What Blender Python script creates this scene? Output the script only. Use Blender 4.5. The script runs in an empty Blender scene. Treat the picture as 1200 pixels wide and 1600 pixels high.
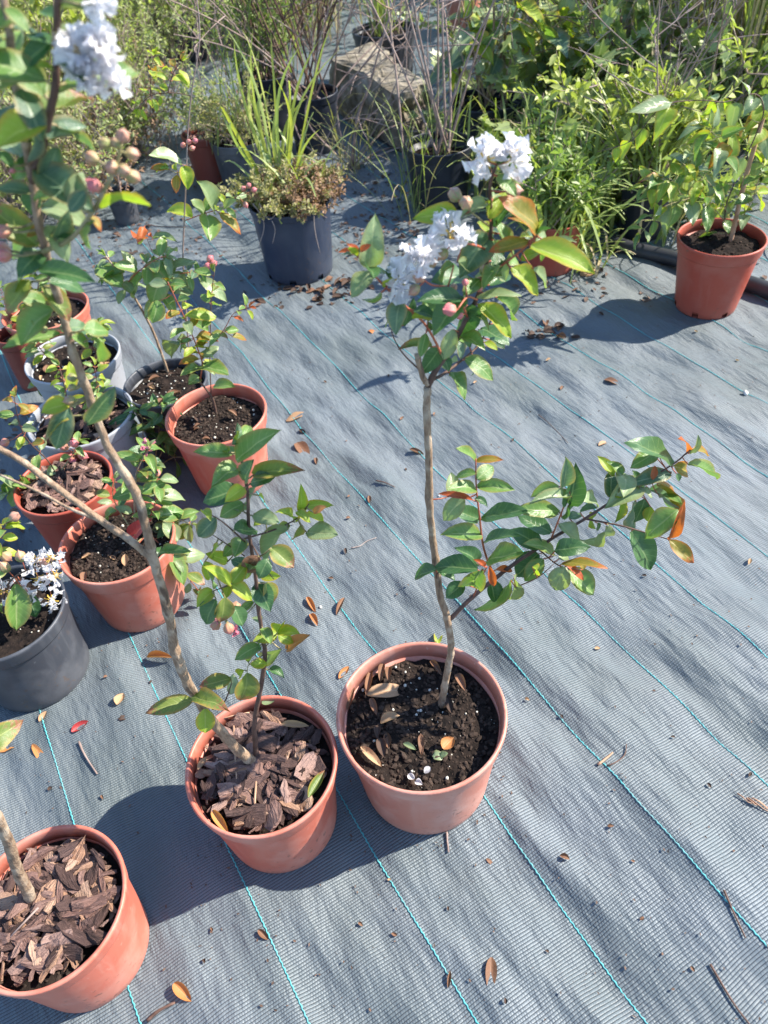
import bpy, math, random
import numpy as np
from mathutils import Vector, Matrix

random.seed(7)
scene = bpy.context.scene
C = scene.collection
# ------------------------------------------------------------------ camera
F = 1200.0                      # focal length in photograph pixels (1200 x 1600)
CAM = Vector((0, 0, 1.25))
PITCH, ROLL = math.radians(44.825), math.radians(-5.552)
FW = Vector((0, math.cos(PITCH), -math.sin(PITCH)))
_up = Vector((0, math.sin(PITCH), math.cos(PITCH))); _rt = Vector((1, 0, 0))
RT = math.cos(ROLL)*_rt + math.sin(ROLL)*_up
UP = -math.sin(ROLL)*_rt + math.cos(ROLL)*_up
cam = bpy.data.cameras.new('camera')
cam.sensor_fit = 'VERTICAL'; cam.sensor_height = 24; cam.lens = 24*F/1600
cam.clip_start = 0.02; cam.clip_end = 1000
cam.dof.use_dof = True; cam.dof.focus_distance = 1.12; cam.dof.aperture_fstop = 5.2
co = bpy.data.objects.new('camera', cam); C.objects.link(co)
m = Matrix.Identity(4)
for i in range(3):
    m[i][0] = RT[i]; m[i][1] = UP[i]; m[i][2] = -FW[i]; m[i][3] = CAM[i]
co.matrix_world = m
scene.camera = co
# ------------------------------------------------------------------ light
SUN_AZ = Vector((0.985, 0.17)); SUN_EL = math.radians(41)
w = bpy.data.worlds.new('World'); scene.world = w; w.use_nodes = True
nt = w.node_tree; sky = nt.nodes.new('ShaderNodeTexSky'); sky.sky_type = 'NISHITA'; sky.sun_disc = False
sky.sun_elevation = SUN_EL; sky.dust_density = .3; sky.ozone_density = 3.0; sky.sun_rotation = math.atan2(SUN_AZ.x, SUN_AZ.y)
nt.links.new(sky.outputs[0], nt.nodes['Background'].inputs[0]); nt.nodes['Background'].inputs[1].default_value = 0.14
sl = bpy.data.lights.new('sun', 'SUN'); sl.energy = 5.0; sl.angle = math.radians(0.53); sl.color = (1, .93, .82)
so = bpy.data.objects.new('sun', sl); C.objects.link(so)
sd = Vector((SUN_AZ.x*math.cos(SUN_EL), SUN_AZ.y*math.cos(SUN_EL), math.sin(SUN_EL)))
so.rotation_euler = sd.to_track_quat('Z', 'Y').to_euler(); so.location = (4, 1, 5)
vs = scene.view_settings
vs.view_transform = 'Standard'; vs.look = 'None'; vs.exposure = 1.3; vs.gamma = 1
scene.render.engine = 'CYCLES'

# ------------------------------------------------------------------ pixel -> place
def ray(px, py): return FW + (px-600)/F*RT - (py-800)/F*UP
def G(px, py, z=0.0):
    d = ray(px, py); return CAM + d*((CAM.z-z)/-d.z)
def YP(px, py, y):
    d = ray(px, py); return CAM + d*(y/d.y)
def PIX(p):
    q = Vector(p)-CAM; z = q.dot(FW); return 600+F*q.dot(RT)/z, 800-F*q.dot(UP)/z
def DEP(p): return (Vector(p)-CAM).dot(FW)

# ------------------------------------------------------------------ materials
class N:
    def __init__(s, name):
        s.m = bpy.data.materials.new(name); s.m.use_nodes = True; s.t = s.m.node_tree
        s.b = s.t.nodes['Principled BSDF']; s.out = s.t.nodes['Material Output']
    def n(s, typ, **k):
        x = s.t.nodes.new(typ)
        for a, v in k.items(): setattr(x, a, v)
        return x
    def l(s, a, b): s.t.links.new(a, b)
    def val(s, sock, v):
        if hasattr(v, 'is_output') or hasattr(v, 'links'): s.l(v, sock)
        else: sock.default_value = v
    def math(s, op, a, b=0.0, c=None):
        x = s.n('ShaderNodeMath', operation=op); s.val(x.inputs[0], a); s.val(x.inputs[1], b)
        if c is not None: s.val(x.inputs[2], c)
        return x.outputs[0]
    def mix(s, f, a, b, bt='MIX'):
        x = s.n('ShaderNodeMix', data_type='RGBA', blend_type=bt)
        s.val(x.inputs[0], f); s.val(x.inputs[6], a if hasattr(a, 'links') else (*a, 1)); s.val(x.inputs[7], b if hasattr(b, 'links') else (*b, 1))
        return x.outputs[2]
    def noise(s, scale, detail=3, vec=None, rough=.55):
        x = s.n('ShaderNodeTexNoise'); x.inputs['Scale'].default_value = scale; x.inputs['Detail'].default_value = detail; x.inputs['Roughness'].default_value = rough
        s.l(vec or s.oc(), x.inputs['Vector']); return x.outputs['Fac']
    def oc(s): return s.n('ShaderNodeTexCoord').outputs['Object']
    def ramp(s, f, a, b):
        x = s.n('ShaderNodeMapRange'); s.l(f, x.inputs[0]); x.inputs[1].default_value = a; x.inputs[2].default_value = b
        return x.outputs[0]
    def bump(s, h, strength=.3, dist=.002):
        x = s.n('ShaderNodeBump'); x.inputs['Strength'].default_value = strength; x.inputs['Distance'].default_value = dist
        s.l(h, x.inputs['Height']); s.l(x.outputs[0], s.b.inputs['Normal'])
    def rnd(s, isl=False):
        return s.n('ShaderNodeNewGeometry').outputs['Random Per Island'] if isl else s.n('ShaderNodeObjectInfo').outputs['Random']

def mat_plain(name, a, b, scale=30, rough=.6, bump=0, bscale=60, spec=.4, isl=None, dust=None, dist=.002):
    x = N(name); f = x.noise(scale, 4); f = x.ramp(f, .3, .7)
    if isl is not None: f = x.math('ADD', x.math('MULTIPLY', f, .45), x.math('MULTIPLY', x.rnd(isl), .55))
    col = x.mix(f, a, b)
    if dust:
        d = x.ramp(x.noise(9, 5), .5, .72); col = x.mix(x.math('MULTIPLY', d, dust[1]), col, dust[0])
    x.l(col, x.b.inputs['Base Color']); x.b.inputs['Roughness'].default_value = rough; x.b.inputs['Specular IOR Level'].default_value = spec
    if bump: x.bump(x.noise(bscale, 5), bump, dist)
    return x.m

def mat_leaf(name, a, b, rib, edge=None, tip=None, trans=.3, rough=.4, isl=False, spec=.45, blot=None, tint=(1.5, 1.7, .6)):
    x = N(name)
    uv = x.n('ShaderNodeUVMap'); sp = x.n('ShaderNodeSeparateXYZ'); x.l(uv.outputs[0], sp.inputs[0])
    u = x.math('ABSOLUTE', x.math('MULTIPLY', x.math('SUBTRACT', sp.outputs[0], .5), 2.0)); v = sp.outputs[1]
    nz = x.noise(14 if not isl else 25, 3)
    f = x.math('ADD', x.math('MULTIPLY', x.rnd(isl), .65), x.math('MULTIPLY', nz, .35))
    col = x.mix(f, a, b)
    if edge:
        e = x.ramp(x.math('ADD', u, x.math('MULTIPLY', nz, .5)), .85, 1.25); col = x.mix(x.math('MULTIPLY', e, .85), col, edge)
    if blot:
        bl = x.math('MULTIPLY', x.ramp(x.noise(70, 3), .6, .7), x.ramp(x.rnd(isl), .35, .9)); col = x.mix(x.math('MULTIPLY', bl, .7), col, blot)
    if tip:
        t = x.ramp(x.math('ADD', v, x.math('MULTIPLY', x.math('SUBTRACT', nz, .5), .7)), .74, .9); col = x.mix(t, col, tip)
    # midrib and side veins
    mr = x.ramp(u, .1, .03)
    vein = x.math('SINE', x.math('MULTIPLY', x.math('SUBTRACT', v, x.math('MULTIPLY', u, .22)), 46.0))
    vf = x.ramp(vein, .82, 1.0)
    col = x.mix(x.math('MULTIPLY', mr, .75), col, rib); col = x.mix(x.math('MULTIPLY', vf, .22), col, rib)
    x.l(col, x.b.inputs['Base Color']); x.b.inputs['Roughness'].default_value = rough; x.b.inputs['Specular IOR Level'].default_value = spec
    hgt = x.math('ADD', x.math('MULTIPLY', vf, -.6), x.math('ADD', x.math('MULTIPLY', mr, -1.0), x.math('MULTIPLY', x.noise(160, 2), .5)))
    x.bump(hgt, .28, .0012)
    tr = x.n('ShaderNodeBsdfTranslucent'); tc = x.mix(1.0, col, tint, 'MULTIPLY'); x.l(tc, tr.inputs[0])
    ms = x.n('ShaderNodeMixShader'); ms.inputs[0].default_value = trans
    x.l(x.b.outputs[0], ms.inputs[1]); x.l(tr.outputs[0], ms.inputs[2]); x.l(ms.outputs[0], x.out.inputs[0])
    return x.m

LM = {
 'g': mat_leaf('leaf_green', (.085, .175, .04), (.17, .28, .075), (.3, .37, .16), edge=(.24, .2, .06), rough=.3, blot=(.2, .15, .05)),
 'd': mat_leaf('leaf_dark_green', (.034, .095, .034), (.075, .155, .055), (.19, .27, .12), rough=.28),
 'y': mat_leaf('leaf_yellow_green', (.20, .30, .03), (.32, .40, .05), (.4, .45, .12), edge=(.42, .28, .04), trans=.38),
 'p': mat_leaf('leaf_pale_green', (.17, .24, .11), (.26, .33, .18), (.32, .36, .2), edge=(.2, .2, .08), rough=.3),
 'k': mat_leaf('leaf_blue_green', (.06, .125, .075), (.115, .185, .12), (.26, .32, .2), edge=(.27, .21, .09), rough=.28),
 'o': mat_leaf('leaf_bronze_green', (.16, .17, .03), (.3, .2, .03), (.42, .3, .08), edge=(.45, .13, .02), tip=(.38, .1, .03), trans=.36),
 'r': mat_leaf('leaf_red', (.33, .05, .02), (.45, .13, .03), (.5, .16, .06), trans=.35),
 't': mat_leaf('leaf_green_brown_tip', (.10, .16, .035), (.19, .23, .05), (.28, .32, .1), edge=(.33, .2, .05), tip=(.26, .1, .06), blot=(.22, .13, .05)),
 'b': mat_leaf('leaf_dry_brown', (.14, .07, .04), (.24, .125, .075), (.3, .18, .12), trans=.12, rough=.6, spec=.25),
 'a': mat_leaf('leaf_dry_tan', (.36, .21, .12), (.46, .3, .17), (.5, .35, .22), trans=.15, rough=.6, spec=.25),
 'q': mat_leaf('leaf_dry_orange', (.40, .13, .05), (.5, .25, .08), (.5, .28, .12), trans=.15, rough=.5, spec=.3),
 'c': mat_leaf('leaf_crimson', (.3, .02, .03), (.36, .05, .04), (.45, .12, .1), trans=.15, rough=.45),
 'x': mat_leaf('leaf_dark_debris', (.035, .022, .018), (.09, .055, .04), (.12, .08, .06), trans=.05, rough=.7, spec=.2),
}
MB_ = {}
def cloudmat(key, a, b, rib, **k):
    MB_[key] = mat_leaf('foliage_'+key, a, b, rib, isl=True, **k)
cloudmat('grey', (.20, .24, .11), (.42, .46, .20), (.35, .38, .2), rough=.5, trans=.42)
cloudmat('green', (.095, .16, .045), (.26, .34, .09), (.25, .3, .12), rough=.45)
cloudmat('dark', (0.039, 0.078, 0.026), (0.117, 0.182, 0.052), (.14, .18, .08), rough=.5)
cloudmat('lime', (.22, .27, .06), (.42, .44, .12), (.42, .44, .2), rough=.45)
cloudmat('yellow', (.25, .30, .05), (.48, .46, .09), (.45, .45, .2), rough=.5)
cloudmat('blade', (.15, .22, .07), (.38, .43, .14), (.38, .4, .2), trans=.3, rough=.4)
cloudmat('straw', (.32, .25, .13), (.5, .42, .26), (.5, .42, .28), trans=.2, rough=.65)
cloudmat('ivy', (.13, .20, .08), (.34, .40, .16), (.38, .42, .22), rough=.35, edge=(.4, .38, .12))
cloudmat('olive', (.2, .2, .08), (.38, .34, .16), (.35, .3, .18), rough=.6)
cloudmat('rust', (.17, .10, .055), (.36, .22, .13), (.35, .22, .15), trans=.15, rough=.7)
cloudmat('litter', (.03, .02, .016), (.16, .09, .06), (.2, .13, .09), trans=.05, rough=.75)

M = {}
def potmat(name, a, b, dustc, dusta, rough=.42):
    x = N(name); z = x.n('ShaderNodeSeparateXYZ'); x.l(x.oc(), z.inputs[0])
    col = x.mix(x.ramp(x.noise(6, 4), .3, .7), a, b)
    sc = x.n('ShaderNodeMapping'); sc.inputs['Scale'].default_value = (30, 30, 3); x.l(x.oc(), sc.inputs[0])
    streak = x.ramp(x.noise(1.6, 5, sc.outputs[0]), .52, .75)
    speck = x.ramp(x.noise(120, 3), .66, .76)
    low = x.ramp(z.outputs[2], .05, .0)
    d = x.math('MAXIMUM', x.math('MULTIPLY', x.ramp(x.noise(11, 6), .48, .75), 1.0), x.math('MAXIMUM', x.math('MULTIPLY', streak, .7), x.math('MAXIMUM', x.math('MULTIPLY', low, x.noise(30, 4)), x.math('MULTIPLY', speck, .8))))
    col = x.mix(x.math('MULTIPLY', d, dusta), col, dustc)
    splash = x.math('MULTIPLY', x.ramp(x.noise(95, 3), .60, .68), x.ramp(x.noise(7, 2), .45, .62)); col = x.mix(x.math('MULTIPLY', splash, .6), col, (.10, .065, .045))
    sm = x.n('ShaderNodeMapping'); sm.inputs['Scale'].default_value = (160, 160, 9); sm.inputs['Rotation'].default_value = (.15, .1, 0); x.l(x.oc(), sm.inputs[0])
    scr = x.math('MULTIPLY', x.ramp(x.noise(1.0, 2, sm.outputs[0]), .70, .76), x.ramp(x.noise(5, 3), .5, .65)); col = x.mix(x.math('MULTIPLY', scr, .6), col, dustc)
    x.l(col, x.b.inputs['Base Color']); x.b.inputs['Specular IOR Level'].default_value = .4
    x.l(x.math('ADD', rough, x.math('MULTIPLY', d, .25)), x.b.inputs['Roughness'])
    x.bump(x.math('ADD', x.noise(220, 3), x.math('MULTIPLY', x.noise(25, 3), 2.0)), .12, .001)
    return x.m
M['terracotta'] = potmat('terracotta_plastic', (.50, .138, .088), (.44, .115, .075), (.58, .37, .30), .55)
M['terracotta_pink'] = potmat('terracotta_plastic_faded', (.50, .19, .135), (.46, .17, .12), (.60, .42, .36), .6)
M['terracotta_red'] = potmat('terracotta_plastic_red', (.36, .07, .042), (.31, .058, .036), (.42, .2, .15), .35)
M['brown_pot'] = potmat('brown_plastic', (.20, .05, .035), (.17, .04, .03), (.25, .12, .09), .3)
M['black'] = potmat('black_plastic', (.012, .016, .026), (.018, .022, .034), (.09, .10, .12), .2)
M['navy'] = potmat('navy_black_plastic', (.022, .032, .06), (.028, .038, .066), (.10, .11, .13), .3)
M['grey'] = potmat('grey_plastic', (.30, .31, .34), (.25, .26, .29), (.42, .42, .42), .5)
M['charcoal'] = potmat('charcoal_plastic', (.035, .039, .05), (.05, .054, .066), (.17, .175, .19), .55)
M['soil'] = mat_plain('potting_soil', (.007, .0055, .005), (.028, .019, .015), 70, .95, 1.0, 90, .15, dist=.006)
M['crumb'] = mat_plain('soil_crumb', (.006, .005, .005), (.075, .052, .04), 90, .95, .6, 200, .15, isl=True)
M['perlite'] = mat_plain('perlite', (.42, .4, .33), (.62, .6, .54), 90, .9, .3, 300, .2)
def barkmat(name, a, b, c):
    x = N(name); mp = x.n('ShaderNodeMapping'); mp.inputs['Scale'].default_value = (1.2, 9, 9); x.l(x.oc(), mp.inputs[0])
    oi = x.n('ShaderNodeObjectInfo'); ad = x.n('ShaderNodeVectorMath', operation='ADD'); x.l(mp.outputs[0], ad.inputs[0]); x.l(oi.outputs['Location'], ad.inputs[1])
    f = x.noise(1.0, 6, ad.outputs[0], .6); col = x.mix(x.ramp(f, .3, .7), a, b)
    col = x.mix(x.math('MULTIPLY', x.ramp(x.noise(5, 4, ad.outputs[0]), .55, .75), .6), col, c)
    col = x.mix(x.math('MULTIPLY', x.math('POWER', oi.outputs['Random'], 2.0), .7), col, c)
    x.l(col, x.b.inputs['Base Color']); x.b.inputs['Roughness'].default_value = .82; x.b.inputs['Specular IOR Level'].default_value = .25
    x.bump(f, .7, .04); return x.m
M['bark1'] = barkmat('bark_chip_purple', (.10, .052, .042), (.25, .142, .115), (.42, .28, .235))
M['bark2'] = barkmat('bark_chip_dark', (.018, .010, .009), (.085, .048, .04), (.18, .11, .095))
M['bark3'] = barkmat('bark_chip_tan', (.24, .115, .065), (.42, .25, .165), (.52, .36, .27))
def stemmat(name, a, b, c, d):
    x = N(name); mp = x.n('ShaderNodeMapping'); mp.inputs['Scale'].default_value = (1, 1, .3); x.l(x.oc(), mp.inputs[0])
    f = x.noise(260, 5, mp.outputs[0], .65); col = x.mix(x.ramp(f, .3, .7), a, b)
    col = x.mix(x.math('MULTIPLY', x.ramp(x.noise(42, 4), .5, .62), .75), col, c); col = x.mix(x.math('MULTIPLY', x.ramp(x.noise(75, 3, mp.outputs[0]), .58, .66), .8), col, d)
    x.l(col, x.b.inputs['Base Color']); x.b.inputs['Roughness'].default_value = .75; x.b.inputs['Specular IOR Level'].default_value = .25
    x.bump(x.math('ADD', f, x.math('MULTIPLY', x.noise(90, 4, mp.outputs[0]), 1.5)), .9, .0025); return x.m
M['stem'] = stemmat('woody_stem', (.16, .10, .065), (.36, .255, .17), (.44, .35, .26), (.085, .055, .04))
M['stem_green'] = stemmat('green_woody_stem', (.20, .18, .07), (.34, .29, .15), (.4, .32, .2), (.14, .11, .05))
M['stem_dark'] = mat_plain('dark_stem', (.07, .04, .03), (.15, .09, .07), 50, .7, .5, 130, .25)
M['stem_red'] = mat_plain('red_shoot', (.30, .06, .035), (.38, .12, .06), 50, .5)
M['twig'] = mat_plain('grey_twig', (.20, .14, .12), (.36, .28, .25), 30, .8, .3, 100, .2)
M['cane'] = mat_plain('bamboo_cane', (.36, .20, .12), (.46, .29, .19), 25, .6, .2, 60, .3)
M['petal'] = mat_leaf('white_petal', (.88, .86, .88), (.93, .92, .93), (.9, .88, .9), trans=.6, rough=.6, spec=.2, tint=(1, 1, 1))
M['pinkpetal'] = mat_leaf('pink_petal', (.55, .12, .2), (.68, .3, .36), (.6, .25, .3), trans=.25, rough=.6, spec=.2, tint=(1, 1, 1))
M['stamen'] = mat_plain('yellow_stamen', (.65, .4, .05), (.75, .52, .1), 90, .7)
def budmat(name, a, b, c):
    x = N(name); z = x.n('ShaderNodeSeparateXYZ'); x.l(x.oc(), z.inputs[0]); ob_ = x.noise(2.2, 3)
    t = x.math('ADD', x.math('MULTIPLY', z.outputs[2], .4), x.math('ADD', x.math('MULTIPLY', ob_, .8), x.math('MULTIPLY', x.rnd(), .5)))
    col = x.mix(x.ramp(t, .25, 1.0), a, b); th = x.n('ShaderNodeMath', operation='ARCTAN2'); x.l(z.outputs[1], th.inputs[0]); x.l(z.outputs[0], th.inputs[1])
    rg = x.ramp(x.math('COSINE', x.math('MULTIPLY', th.outputs[0], 6.0)), .6, 1.0); col = x.mix(x.math('MULTIPLY', rg, .45), col, c)
    x.l(col, x.b.inputs['Base Color']); x.b.inputs['Roughness'].default_value = .42; x.bump(x.noise(9, 3), .2, .05); return x.m
M['bud'] = budmat('flower_bud', (.20, .24, .07), (.45, .24, .17), (.38, .13, .10))
M['budpink'] = budmat('pink_bud', (.40, .22, .12), (.55, .16, .17), (.5, .08, .1))
M['stone'] = mat_plain('weathered_stone', (.09, .075, .05), (.34, .30, .24), 12, .9, 1.0, 18, .2, dist=.02)
M['pipe'] = mat_plain('black_pipe', (.02, .022, .028), (.04, .042, .05), 10, .45, .1, 60, .4)
M['thread'] = mat_plain('cyan_thread', (.06, .31, .33), (.10, .43, .44), 25, .6, dust=((.2, .26, .27), .7))
M['pebble'] = mat_plain('pale_pebble', (.5, .47, .43), (.65, .62, .58), 60, .9, .3, 120, .2)
M['root'] = mat_plain('pale_root', (.30, .23, .2), (.4, .33, .29), 40, .8)

# ground cloth ------------------------------------------------------------
LAZ = math.radians(27.199); LS = 0.16122*1.25; LO = -0.19222*1.25
LN = Vector((math.cos(LAZ), math.sin(LAZ))); LT = Vector((-math.sin(LAZ), math.cos(LAZ)))
def ground_mat():
    x = N('woven_ground_cloth'); oc = x.oc()
    mp = x.n('ShaderNodeMapping'); mp.vector_type = 'POINT'; mp.inputs['Rotation'].default_value = (0, 0, -LAZ); x.l(oc, mp.inputs[0])
    wob = x.n('ShaderNodeTexNoise'); wob.inputs['Scale'].default_value = 6; wob.inputs['Detail'].default_value = 2; x.l(oc, wob.inputs['Vector'])
    sp = x.n('ShaderNodeSeparateXYZ'); x.l(mp.outputs[0], sp.inputs[0])
    u = sp.outputs[0]; v = x.math('ADD', sp.outputs[1], x.math('MULTIPLY', wob.outputs['Fac'], .012))
    row = x.math('DIVIDE', v, .0046); fr = x.math('FLOOR', row)
    s1 = x.math('ABSOLUTE', x.math('SINE', x.math('MULTIPLY', row, math.pi)))
    col = x.math('ADD', x.math('DIVIDE', u, .0040), x.math('MULTIPLY', fr, .5))
    s2 = x.math('ABSOLUTE', x.math('SINE', x.math('MULTIPLY', col, math.pi)))
    h = x.math('MULTIPLY', x.math('POWER', s1, .6), x.math('ADD', .72, x.math('MULTIPLY', s2, .28)))
    st = x.n('ShaderNodeMapping'); st.inputs['Scale'].default_value = (1, .3, 1); x.l(mp.outputs[0], st.inputs[0])
    big = x.ramp(x.noise(7, 5, st.outputs[0]), .36, .68); med = x.ramp(x.noise(2.2, 4), .35, .68); fine = x.noise(60, 4)
    base = x.mix(med, (.092, .118, .122), (.135, .168, .195))
    base = x.mix(x.math('MULTIPLY', big, .55), base, (.19, .215, .238))
    grime = x.ramp(x.noise(1.5, 6), .52, .75); base = x.mix(x.math('MULTIPLY', grime, .35), base, (.17, .172, .145))
    base = x.mix(x.math('MULTIPLY', fine, .3), base, (.085, .095, .105))
    spk = x.ramp(x.noise(190, 2), .70, .76); base = x.mix(x.math('MULTIPLY', spk, .8), base, (.05, .035, .03))
    gap = x.ramp(h, .62, .22)
    base = x.mix(x.math('MULTIPLY', gap, .85), base, (.02, .022, .026))
    x.l(base, x.b.inputs['Base Color']); x.b.inputs['Roughness'].default_value = .5; x.b.inputs['Specular IOR Level'].default_value = .35
    cr = x.n('ShaderNodeMapping'); cr.inputs['Scale'].default_value = (1, .28, 1); cr.inputs['Rotation'].default_value = (0, 0, .12); x.l(mp.outputs[0], cr.inputs[0])
    c1 = x.noise(26, 4, cr.outputs[0], .6); c2 = x.noise(11, 3, cr.outputs[0])
    bp = x.n('ShaderNodeBump'); bp.inputs['Strength'].default_value = 1.0; bp.inputs['Distance'].default_value = .012
    x.l(x.math('ADD', x.math('MULTIPLY', c1, .8), c2), bp.inputs['Height'])
    x.bump(h, .75, .0013); nb = x.b.inputs['Normal'].links[0].from_node; x.l(bp.outputs[0], nb.inputs['Normal'])
    return x.m
M['ground'] = ground_mat()
# ------------------------------------------------------------------ mesh helpers
def mesh(name, V, Fc, mat=None, uv=None, smooth=True):
    me = bpy.data.meshes.new(name)
    V = np.asarray(V, dtype=np.float32)
    if isinstance(Fc, np.ndarray):
        n, k = Fc.shape
        me.vertices.add(len(V)); me.vertices.foreach_set('co', V.ravel())
        me.loops.add(n*k); me.loops.foreach_set('vertex_index', Fc.ravel().astype(np.int32))
        me.polygons.add(n); me.polygons.foreach_set('loop_start', np.arange(0, n*k, k, dtype=np.int32))
        try: me.polygons.foreach_set('loop_total', np.full(n, k, dtype=np.int32))
        except Exception: pass
        me.update(calc_edges=True)
    else:
        me.from_pydata([tuple(map(float, v)) for v in V], [], Fc)
    if uv is not None:
        l = me.uv_layers.new(name='UVMap'); li = np.zeros(len(me.loops), dtype=np.int32); me.loops.foreach_get('vertex_index', li)
        l.data.foreach_set('uv', np.asarray(uv, dtype=np.float32)[li].ravel())
    me.polygons.foreach_set('use_smooth', np.full(len(me.polygons), smooth))
    if mat: me.materials.append(mat)
    return me
def obj(name, me, parent=None, mw=None):
    o = bpy.data.objects.new(name, me); C.objects.link(o)
    if parent is not None:
        o.parent = parent
        if parent.type == 'EMPTY' and 'base' in parent.keys():
            o.matrix_parent_inverse = Matrix.Translation(-Vector(parent['base']))
    if mw is not None: o.matrix_basis = mw
    return o
def child(name, me, parent, mw=None):
    """sub-part of a mesh part that itself may carry a transform"""
    o = bpy.data.objects.new(name, me); C.objects.link(o); o.parent = parent
    o.matrix_parent_inverse = parent.matrix_basis.inverted()
    if mw is not None: o.matrix_basis = mw
    return o
def thing(name, label, cat, loc, group=None):
    e = bpy.data.objects.new(name, None); C.objects.link(e); e.location = loc; e['base'] = tuple(loc)
    e.empty_display_size = .05
    e['label'] = label; e['category'] = cat
    if group: e['group'] = group
    return e
def tag(o, label, cat, group=None):
    o['label'] = label; o['category'] = cat
    if group: o['group'] = group
    return o

def catmull(pts, n=5):
    pts = [Vector(p) for p in pts]
    if len(pts) < 3: return [pts[0].lerp(pts[-1], i/n) for i in range(n+1)]
    out = []
    P = [2*pts[0]-pts[1]] + pts + [2*pts[-1]-pts[-2]]
    for i in range(1, len(P)-2):
        a, b, c, d = P[i-1], P[i], P[i+1], P[i+2]
        for k in range(n):
            t = k/n
            out.append(.5*((2*b)+(c-a)*t+(2*a-5*b+4*c-d)*t*t+(3*b-a-3*c+d)*t**3))
    out.append(pts[-1]); return out
def tube(pts, r0, r1, seg=7, rough=0.0, rng=random, rfun=None):
    V, Fc = [], []; n = len(pts); prev = None
    for i, p in enumerate(pts):
        t = (pts[min(i+1, n-1)]-pts[max(i-1, 0)]).normalized()
        if prev is None: a = t.orthogonal().normalized()
        else: a = (prev - t*prev.dot(t)).normalized()
        prev = a; b = t.cross(a); k = i/max(1, n-1)
        r = rfun(k) if rfun else r0+(r1-r0)*k
        for j in range(seg):
            th = 2*math.pi*j/seg; rr = r*(1+rough*(rng.random()-.5))
            V.append(p+a*math.cos(th)*rr+b*math.sin(th)*rr)
    for i in range(n-1):
        for j in range(seg):
            Fc.append((i*seg+j, i*seg+(j+1) % seg, (i+1)*seg+(j+1) % seg, (i+1)*seg+j))
    Fc.append(tuple(reversed(range(seg)))); Fc.append(tuple((n-1)*seg+j for j in range(seg)))
    return V, Fc
def merge(parts):
    V, Fc = [], []
    for v, f in parts:
        o = len(V); V += list(v); Fc += [tuple(i+o for i in q) for q in f]
    return V, Fc
def lathe(prof, seg=56, skip=None, wob=0, closed=False):
    V, Fc = [], []
    for k, (r, z) in enumerate(prof):
        for j in range(seg):
            th = 2*math.pi*j/seg; V.append((r*math.cos(th), r*math.sin(th), z))
    n = len(prof)
    for k in range(n-1 if not closed else n):
        for j in range(seg):
            if skip and skip(k, j): continue
            a, b = k*seg, ((k+1) % n)*seg
            Fc.append((a+j, a+(j+1) % seg, b+(j+1) % seg, b+j))
    return V, Fc
# ------------------------------------------------------------------ value noise
_T = np.random.RandomState(5).rand(256, 256)
def vn(x, y):
    x = np.asarray(x, float); y = np.asarray(y, float)
    xi = np.floor(x).astype(int); yi = np.floor(y).astype(int); fx = x-xi; fy = y-yi
    fx = fx*fx*(3-2*fx); fy = fy*fy*(3-2*fy)
    g = lambda a, b: _T[a % 256, b % 256]
    return (g(xi, yi)*(1-fx)+g(xi+1, yi)*fx)*(1-fy)+(g(xi, yi+1)*(1-fx)+g(xi+1, yi+1)*fx)*fy

# ------------------------------------------------------------------ pot table (rim centre px, rim width px, height, taper)
POTS = {}
def potdef(k, cx, cy, wpx, H, taper=.8):
    c = G(cx, cy, H); R = wpx/2*DEP(c)/F
    POTS[k] = dict(x=c.x, y=c.y, R=R, H=H, rb=R*taper)
potdef('p1', 658, 1112, 268, .205, .8)
potdef('p2', 408, 1190, 240, .195, .8)
potdef('p3', 70, 1412, 252, .19, .8)
potdef('p4', 182, 843, 182, .19, .76)
potdef('p5', 2, 955, 196, .19, .84)
potdef('p6', 98, 752, 152, .18, .78)
potdef('p7', 125, 648, 164, .19, .8)
potdef('p8', 113, 556, 148, .19, .8)
potdef('p9', 70, 482, 134, .18, .78)
potdef('p10', 258, 596, 132, .19, .8)
potdef('p11', 337, 645, 160, .20, .74)
potdef('p12', 452, 311, 131, .245, .83)
potdef('p13', 1128, 369, 134, .215, .72)
potdef('p14', 868, 338, 92, .17, .75)
potdef('p15', 686, 223, 108, .22, .8)
potdef('p16', 759, 155, 114, .24, .85)
potdef('p17', 486, 143, 84, .23, .85)
potdef('p18', 415, 112, 92, .26, .85)
potdef('p19', 372, 214, 92, .20, .8)
potdef('p20', 318, 206, 72, .19, .78)
potdef('p21', 600, 44, 102, .24, .8)
potdef('p22', 724, -22, 62, .22, .75)
potdef('p23', 186, 298, 50, .12, .75)
potdef('p24', 1015, 272, 84, .2, .8)
potdef('p25', 20, 520, 60, .17, .8)
potdef('p26', 905, 40, 90, .22, .8)
potdef('p27', 285, 30, 80, .2, .8)

def gh(x, y):
    x = np.asarray(x, float); y = np.asarray(y, float)
    u = x*LN.x+y*LN.y; v = x*LT.x+y*LT.y
    wv = .05*(vn(u*3+9, v*3)-.5)
    uu = u+wv+.10*v
    w2 = u+.35*v+.06*(vn(u*5+2, v*5+8)-.5)
    h = .020*(vn(uu/.075+31, v/.24+7)-.55)+.012*(vn(uu/.19+3, v/.55+70)-.5)+0.012*(vn(uu/.04+5, v/.11)-.5)+.011*(vn(w2/.055+11, v/.16+3)-.5)+.0036*(vn(u/.02, v/.06)-.5)+.016*np.abs(vn(uu/.11+51, v/.33+17)-.5)+.010*np.abs(vn(w2/.07+90, v/.2+33)-.5)-.006
    h = h*(.45+.9*vn(x*1.7+4, y*1.7+9))
    msk = np.clip(1-(np.abs(x)-2.6)/1.2, 0, 1)*np.clip(1-(y-4.6)/1.0, 0, 1)
    h = h*msk
    for p in POTS.values():
        d = np.hypot(x-p['x'], y-p['y']); h = h*np.clip((d-p['rb']-.004)/.06, 0, 1)
    return h
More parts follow.
